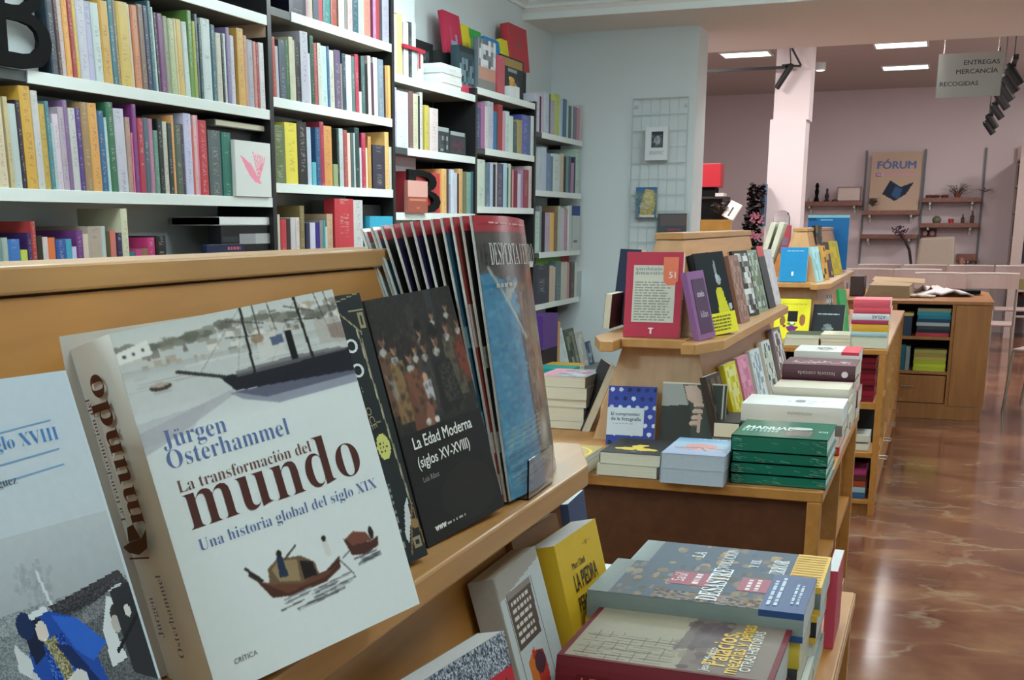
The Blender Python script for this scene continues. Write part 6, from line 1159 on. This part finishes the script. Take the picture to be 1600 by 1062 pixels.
t = thing('picture_frame', 'small framed blank picture standing on the left rear shelf', 'picture frame', loc=(-1.33, RY-.14, 1.657)); t.rotation_euler = (math.radians(-8), 0, 0)
fr = MB(); W_, H_ = .30, .185
for a in ((0, W_, 0, .012), (0, W_, H_-.012, H_), (0, .012, 0, H_), (W_-.012, W_, 0, H_)): fr.box(a[0], a[1], -.008, .012, a[2], a[3])
obj('frame', fr, SHELFW, t); obj('sheet', MB().box(.012, W_-.012, 0, .006, .012, H_-.012), plain('cream_sheet', 'd8c6bd', .7), t)
def plant(x, y, z, r_, n, lab, pot=True, col='4a4a38', up=.12, leaf=.05):
    t = thing('potted_plant', lab, 'plant', loc=(x, y, z)); rnd = random.Random(lab)
    if pot: m = MB(); m.lathe([(.03, 0), (.045, .05), (.045, .06), (.038, .06)], 12); obj('pot', m, plain('terracotta', '7a4a3c', .7), t)
    lf = MB(); st = MB()
    for i in range(n):
        a = rnd.random()*6.28; q = r_*(.4+.6*rnd.random()); hz = .05+up*rnd.random(); p = Vector((q*math.cos(a), q*math.sin(a)*.6, hz)); st.tube((0, 0, .04), p, .0025, 4)
        d = Vector((math.cos(a), math.sin(a), rnd.uniform(-.4, .5))).normalized(); s = d.cross(Vector((0, 0, 1))).normalized()*leaf*.35; e = p+d*leaf
        lf.add([p, p+d*leaf*.5+s, e, p+d*leaf*.5-s], [(0, 1, 2, 3)])
    obj('stems', st, plain('stem_'+col, '4a3a2c', .7), t); o = obj('leaves', lf, plain('leaf_'+col, col, .6), t); o['kind'] = 'stuff'; return t
plant(.13, RY-.13, 1.69, .14, 40, 'small spiky potted plant on the upper right rear shelf', col='55503c'); plant(.45, RY-.13, 1.72, .12, 14, 'trailing greenery at the right end of the rear shelf', pot=False, col='8a7a72', up=.03)
plant(-.87, RY-.30, 1.55, .06, 24, 'small dark plant before the lower left of the poster', pot=False, col='3c342c', up=.10)
for k, x in enumerate((-.20, -.12, -.02)): vase(x, 1.69, [(.035, 0), (.05, .02), (.04, .035), (.005, .04)], plain('brown_pot', '6a4438', .6), f"{['first', 'second', 'third'][k]} small brown pot from the left on the upper right rear shelf", name='pot', cat='pot')
vase(-.09, 1.375, [(.04, 0), (.055, .03), (.05, .06), (.02, .09)], plain('green_pot', '6a6a54', .6), 'grey green pot on the lower right rear shelf', name='pot', cat='pot'); vase(.08, 1.375, [(.03, 0), (.035, .05), (.032, .055)], plain('red_cup', 'b0343c', .4), 'small red cup on the lower right rear shelf', name='cup', cat='cup')
vase(.215, 1.375, [(.022, 0), (.022, .06), (.008, .08), (.008, .11)], plain('dark_bottle', '4a3430', .4), 'dark little bottle on the lower right rear shelf', name='bottle', cat='bottle'); vase(.325, 1.375, [(.024, 0), (.024, .08), (.01, .10), (.01, .15)], plain('dark_bottle', '4a3430', .4), 'taller dark bottle at the right end of the lower right rear shelf', name='bottle', cat='bottle')
# dried flowers in a tall stem
t = thing('dried_flowers', 'dark violet dried flowers on a long curved stem before the rear wall', 'flowers', loc=(-.62, 16.55, 1.18)); fm = MB(); rnd = random.Random(3)
for i in range(60): a = rnd.random()*6.28; p = Vector((.10+.10*math.cos(a)*rnd.random(), .05*math.sin(a), .07+.05*rnd.random()+.03*math.sin(a))); fm.tube(p, p+Vector((.02*rnd.random(), 0, .02)), .012, 5, r2=.004)
obj('blossoms', fm, plain('violet_bloom', '4a2c44', .7), t)['kind'] = 'stuff'; st = MB(); P = [(.10, 0, .07), (.18, 0, -.02), (.24, 0, -.14), (.27, 0, -.30), (.28, 0, -.42)]
for a, b in zip(P, P[1:]): st.tube(a, b, .018, 6)
st.lathe([(.08, -1.18), (.10, -.90), (.05, -.55), (.04, -.42)], 12, (.28, 0, 0)); obj('stem', st, plain('dark_stem', '2c1c1c', .6), t)
# red double frame
t = thing('picture_frame', 'small red-brown double frame with two pale ovals below the right rear shelf', 'picture frame', loc=(-.27, RY-.02, 1.19)); obj('frame', MB().box(0, .19, 0, .015, 0, .115), plain('red_frame', '7a3434', .5), t)
for k in range(2): m = MB(); m.prism([(.055+.085*k+.028*math.cos(a*.5236), .058+.030*math.sin(a*.5236)) for a in range(12)], 0, .003, fn=lambda a, b, c: (a, -.001-c, b)); obj('oval', m, plain('oval_card', 'c9b0ac', .6), t)
# armchair
t = thing('armchair', 'beige upholstered armchair with a wooden arm before the rear wall', 'armchair', loc=(-.06, 16.0, 0)); UP = plain('beige_cloth', 'a8998a', .85, amp=.06)
obj('backrest', MB().hexa([(-.26, 0, .42), (.24, 0, .42), (.24, .12, .42), (-.26, .12, .42), (-.20, .10, 1.20), (.20, .10, 1.22), (.20, .2, 1.22), (-.20, .2, 1.20)]), UP, t, bevel=.03); obj('seat', MB().box(-.28, .26, -.50, .05, .32, .46), UP, t, bevel=.03)
for s in (-1, 1): m = MB(); m.tube((s*.29, .08, .95 if s > 0 else .7), (s*.31, -.1, .70), .028, 8).tube((s*.31, -.1, .68), (s*.31, -.48, .64), .025, 8).tube((s*.31, -.46, .64), (s*.31, -.48, 0), .022, 8).tube((s*.29, .08, .7), (s*.29, .15, 0), .022, 8); obj('arm', m, SHELFW, t)
# chairs
CHM = plain('chair_shell', 'a8938c', .5, amp=.03)
def chair():
    t = thing('chair', 'x', 'chair'); m = MB(); n = 8; P = []
    for i in range(n+1): a = (i/n-.5); P.append((a*.44, -.20+.10*(2*a)**2*-1))
    poly = P+[(x, y+.012) for x, y in P[::-1]]; m.prism(poly, .79, .925); obj('backrest', m, CHM, t); m = MB(); m.prism([(x, y-.004) for x, y in P]+[(x, y+.016) for x, y in P[::-1]], .925, .936); obj('rim', m, plain('chair_rim', 'e6dcd6', .4), t)
    obj('seat', MB().box(-.21, .21, -.20, .20, .445, .47), CHM, t, bevel=.01)
    for s in (-1, 1):
        obj('leg', MB().tube((s*.205, .19, .45), (s*.215, .22, 0), .011, 6), STEEL, t); obj('leg', MB().tube((s*.21, -.235, .93), (s*.205, -.20, .45), .011, 6).tube((s*.205, -.20, .45), (s*.215, -.26, 0), .011, 6), STEEL, t)
    return t
c0 = chair()
def dup(root):
    r = root.copy(); COL.objects.link(r)
    for ch in list(root.children): c = ch.copy(); COL.objects.link(c); c.parent = r
    return r
CH = [(.0, 12.30, 2, 'pale chair in the front row behind the crumpled paper, left of the front pair'), (.46, 12.35, -2, 'pale chair at the right of the front row, its seat and legs showing'), (-.66, 13.1, 3, 'pale chair at the left, behind the cardboard box'), (-.19, 13.15, -2, 'pale chair between the left one and the front pair'),
      (-.16, 14.5, 2, 'pale chair in the back row before the armchair'), (.31, 14.5, 0, 'pale chair in the back row just right of the armchair'), (.78, 14.5, -2, 'pale chair at the right end of the back row'), (-.63, 14.5, 2, 'pale chair at the left end of the back row')]
for k, (x, y, a, lab) in enumerate(CH):
    c = c0 if k == 0 else dup(c0); c.location = (x, y, 0); c.rotation_euler = (0, 0, math.radians(a)); tag(c, lab, 'chair', 'pale chairs of the back room')
c = dup(c0); c.location = (.80, 9.9, 0); c.rotation_euler = (0, 0, math.radians(70)); tag(c, 'pale chair cut by the right edge of the photo, beside the aisle', 'chair', 'pale chairs of the back room')
# bookcase behind the partition and its contents
t = thing('bookcase', 'dark low bookcase seen just past the end of the white partition wall', 'bookcase', loc=(-2.3, 11.4, 0)); WD = plain('dark_wood', '2c1e1c', .5)
obj('side_panel', MB().box(.40, .42, 0, .30, 0, 1.62), WD, t); obj('side_panel', MB().box(0, .02, 0, .30, 0, 1.62), WD, t); obj('back_panel', MB().box(.02, .40, .28, .30, 0, 1.62), WD, t)
for z in (.02, .42, .82, 1.16, 1.42, 1.62): obj('shelf', MB().box(.02, .40, 0, .28, z-.02, z), WD, t)
rnd = random.Random(5)
for k in range(7): c = ['4c3a44', '7a6a68', '5d3340', '8f8480', '3c3f4c', '6f6a64', 'a89a94'][k]; g = obj('book', MB().box(0, .038, 0, .17, 0, .19+.02*rnd.random()), COVERS, color=c); g.location = (-2.265+k*.048, 11.42, 1.161); tag(g, f"dim book spine, {ORD[k]} from the left in the dark bookcase behind the partition", 'book', 'books in the dark bookcase behind the partition')
g = obj('box', MB().box(-2.20, -1.935, 11.42, 11.62, 1.705, 1.915), plain('red_carton', 'b0202c', .45), bevel=.004); tag(g, 'bright red box on top of the dark bookcase behind the partition', 'box')
g = obj('box', MB().box(-2.22, -1.98, 11.44, 11.64, 1.621, 1.702), BLACKP); tag(g, 'black box carrying the bright red box', 'box'); g = obj('book', MB().box(-1.975, -1.90, 11.43, 11.6, 1.64, 1.67), COVER, color='c9c3bd'); g.location.z = -.018; tag(g, 'small pale book beside the black box behind the partition', 'book')
plant(-1.90, 11.38, 1.42, .10, 60, 'grey-leaved plant spilling from the dark bookcase', pot=False, col='4a4e48', up=.10, leaf=.05)
bk = book('white book with a black stripe tilted on the end of the dark bookcase', .12, .16, .02, 'cfc5bf', pose((-1.885, 11.30, 1.40), -10, 20, 25, .12)); obj('stripe', MB().box(.05, .065, -.001, -.0005, .02, .11), INK, bk, color='1c1a1c')
t = thing('flower_display', 'tall display of dark blossoms and leaves left of the column', 'plant', loc=(-1.66, 11.7, 0)); fm = MB(); rnd = random.Random(9)
for i in range(520):
    z = rnd.uniform(1.05, 1.72); sp_ = .05+.09*max(0, (1.5-z)); a = rnd.random()*6.28; p = Vector((sp_*math.cos(a)+(.02 if z > 1.5 else -.01), sp_*math.sin(a)*.6, z)); d = Vector((rnd.uniform(-1, 1), rnd.uniform(-1, 1), rnd.uniform(-1, 1))).normalized()*.055; s = d.cross(Vector((.3, .2, 1))).normalized()*.028; fm.add([p, p+d*.5+s, p+d, p+d*.5-s], [(0, 1, 2, 3)])
obj('dark_leaves', fm, plain('dark_petal', '241418', .7), t)['kind'] = 'stuff'; fm = MB()
for i in range(60): z = rnd.choice([rnd.uniform(1.38, 1.46), rnd.uniform(1.24, 1.30)]); p = Vector((rnd.uniform(-.01, .10), -.09, z)); d = Vector((rnd.uniform(-1, 1), -.2, rnd.uniform(-1, 1))).normalized()*.03; s = d.cross(Vector((0, 1, 0))).normalized()*.012; fm.add([p, p+d*.5+s, p+d, p+d*.5-s], [(0, 1, 2, 3)])
obj('pink_petals', fm, plain('pink_petal', '9a5a68', .7), t)['kind'] = 'stuff'; obj('stand', MB().lathe([(.09, 0), (.09, .02), (.02, .04), (.02, 1.1)], 12), WD, t)
g = obj('sign', MB().box(-1.605, -1.575, 11.80, 11.95, 1.35, 1.74), plain('petrol_panel', '23506a', .5)); tag(g, 'narrow petrol blue panel edge beside the column', 'panel')
# display in front of the column
t = thing('display_box', 'pink and grey display box with a clear dome in front of the column foot', 'box', loc=(-1.47, 11.5, 0)); obj('body', MB().box(0, .17, 0, .15, 1.13, 1.36), plain('pink_box', 'a8404c', .5), t); obj('foot', MB().box(.01, .16, .01, .14, .0, 1.13), WOOD, t); obj('label', MB().box(.01, .16, -.002, 0, 1.18, 1.25), plain('violet_label', '7a6a80', .5), t)
dm = MB(); dm.lathe([(.075, 0), (.075, .07), (.06, .11), (.03, .13), (.005, .135)], 16, (.085, .075, 1.362)); obj('dome', dm, ACRYL, t)
# bookcase at the far right edge
t = thing('bookcase', 'pale bookcase with dark books at the right edge of the photo', 'bookcase', loc=(.88, 16.2, 0)); PB = plain('pale_board', 'b5a39c', .6)
obj('side_panel', MB().box(-.10, .02, -.02, 0, 0, 2.3), PB, t); obj('side_panel', MB().box(-.10, .02, .72, .74, 0, 2.3), PB, t); obj('back_panel', MB().box(.18, .20, -.02, .74, 0, 2.3), PB, t)
for k in range(7): obj('shelf', MB().box(-.10, .18, 0, .72, .25+k*.31, .275+k*.31), PB, t)
for k in range(6):
    for j in range(7): c = ['1c1a20', '4c3a34', '8a7a4c', '5d2c2c', '2c2c34', '9a8a7c', 'a8503c'][(j*3+k*2) % 7]; g = obj('book', MB().box(-.08, .10, 0, .085, 0, .20+.02*((j+k) % 3)), COVERS, color=c); g.location = (.88, 16.22+j*.098, .277+k*.31); tag(g, f"{cname(c)} book, {ORD[j]} from the front on shelf row {['one', 'two', 'three', 'four', 'five', 'six'][k]} up of the right-edge bookcase", 'book', 'books of the right-edge bookcase')

# ================================================================== past three hundred books: keep the 300 that show largest, join the rest
def join_small_books(keep=300, step=4):
    from mathutils.bvhtree import BVHTree
    bpy.context.view_layer.update(); PV = []; PF = []; own = []
    for ob in COL.objects:
        if ob.type != 'MESH': continue
        rt = ob
        while rt.parent: rt = rt.parent
        mw = ob.matrix_world; n = len(PV)
        if len(ob.data.polygons) <= 400:
            PV += [mw @ v.co for v in ob.data.vertices]
            for p in ob.data.polygons: PF.append([i+n for i in p.vertices]); own.append(rt.name)
        else:
            PV += [mw @ Vector(c) for c in ob.bound_box]
            for q in ((0, 1, 2, 3), (4, 5, 6, 7), (0, 1, 5, 4), (1, 2, 6, 5), (2, 3, 7, 6), (3, 0, 4, 7)): PF.append([i+n for i in q]); own.append(rt.name)
    bvh = BVHTree.FromPolygons(PV, PF)
    cnt = {}; org = Vector((0, 0, 1.38)); F = 1862.6
    for j in range(2, 1062, step):
        for i in range(2, 1600, step):
            hit = bvh.ray_cast(org, _f+_r*((i-694.2)/F)+_d*((j-762.8)/F))
            if hit[0] is not None: k = own[hit[2]]; cnt[k] = cnt.get(k, 0)+1
    books = [o for o in COL.objects if o.parent is None and o.get('category') == 'book']
    books.sort(key=lambda o: -cnt.get(o.name, 0)); rest = books[keep:]
    V = []; Fc = []; Cc = []; dead = []
    for root in rest:
        todo = [root]; objs = []
        while todo: o = todo.pop(); objs.append(o); todo += list(o.children)
        for o in objs:
            if o.type == 'MESH' and o.name.split('.')[0] in ('book', 'boxed_book', 'cover', 'pages', 'cover_picture', 'spine', 'paper_band'):
                me = o.data; n = len(V); mw = o.matrix_world; V += [tuple(mw @ v.co) for v in me.vertices]; at = me.color_attributes.get('Col')
                for p in me.polygons:
                    Fc.append(tuple(i+n for i in p.vertices)); m = me.materials[p.material_index]
                    if at: c = tuple(at.data[p.loop_start].color)
                    elif m.name in ('book_pages',): c = lin('d8d2be')
                    elif m.name == 'white_pages': c = lin('e2e6e6')
                    else: c = tuple(o.color)
                    Cc.append((c, p.loop_total))
        dead += objs
    bpy.data.batch_remove(dead)
    me = bpy.data.meshes.new('books'); me.from_pydata(V, [], Fc); at = me.color_attributes.new('Col', 'FLOAT_COLOR', 'CORNER'); k = 0
    arr = np.zeros((len(me.loops), 4), np.float32)
    for c, n in Cc: arr[k:k+n] = c; k += n
    at.data.foreach_set('color', arr.ravel()); me.materials.append(PICT)
    o = bpy.data.objects.new('books', me); COL.objects.link(o)
    tag(o, 'the smallest and most hidden books of the shelves, piles and far bookcases', 'books', kind='stuff')
join_small_books()
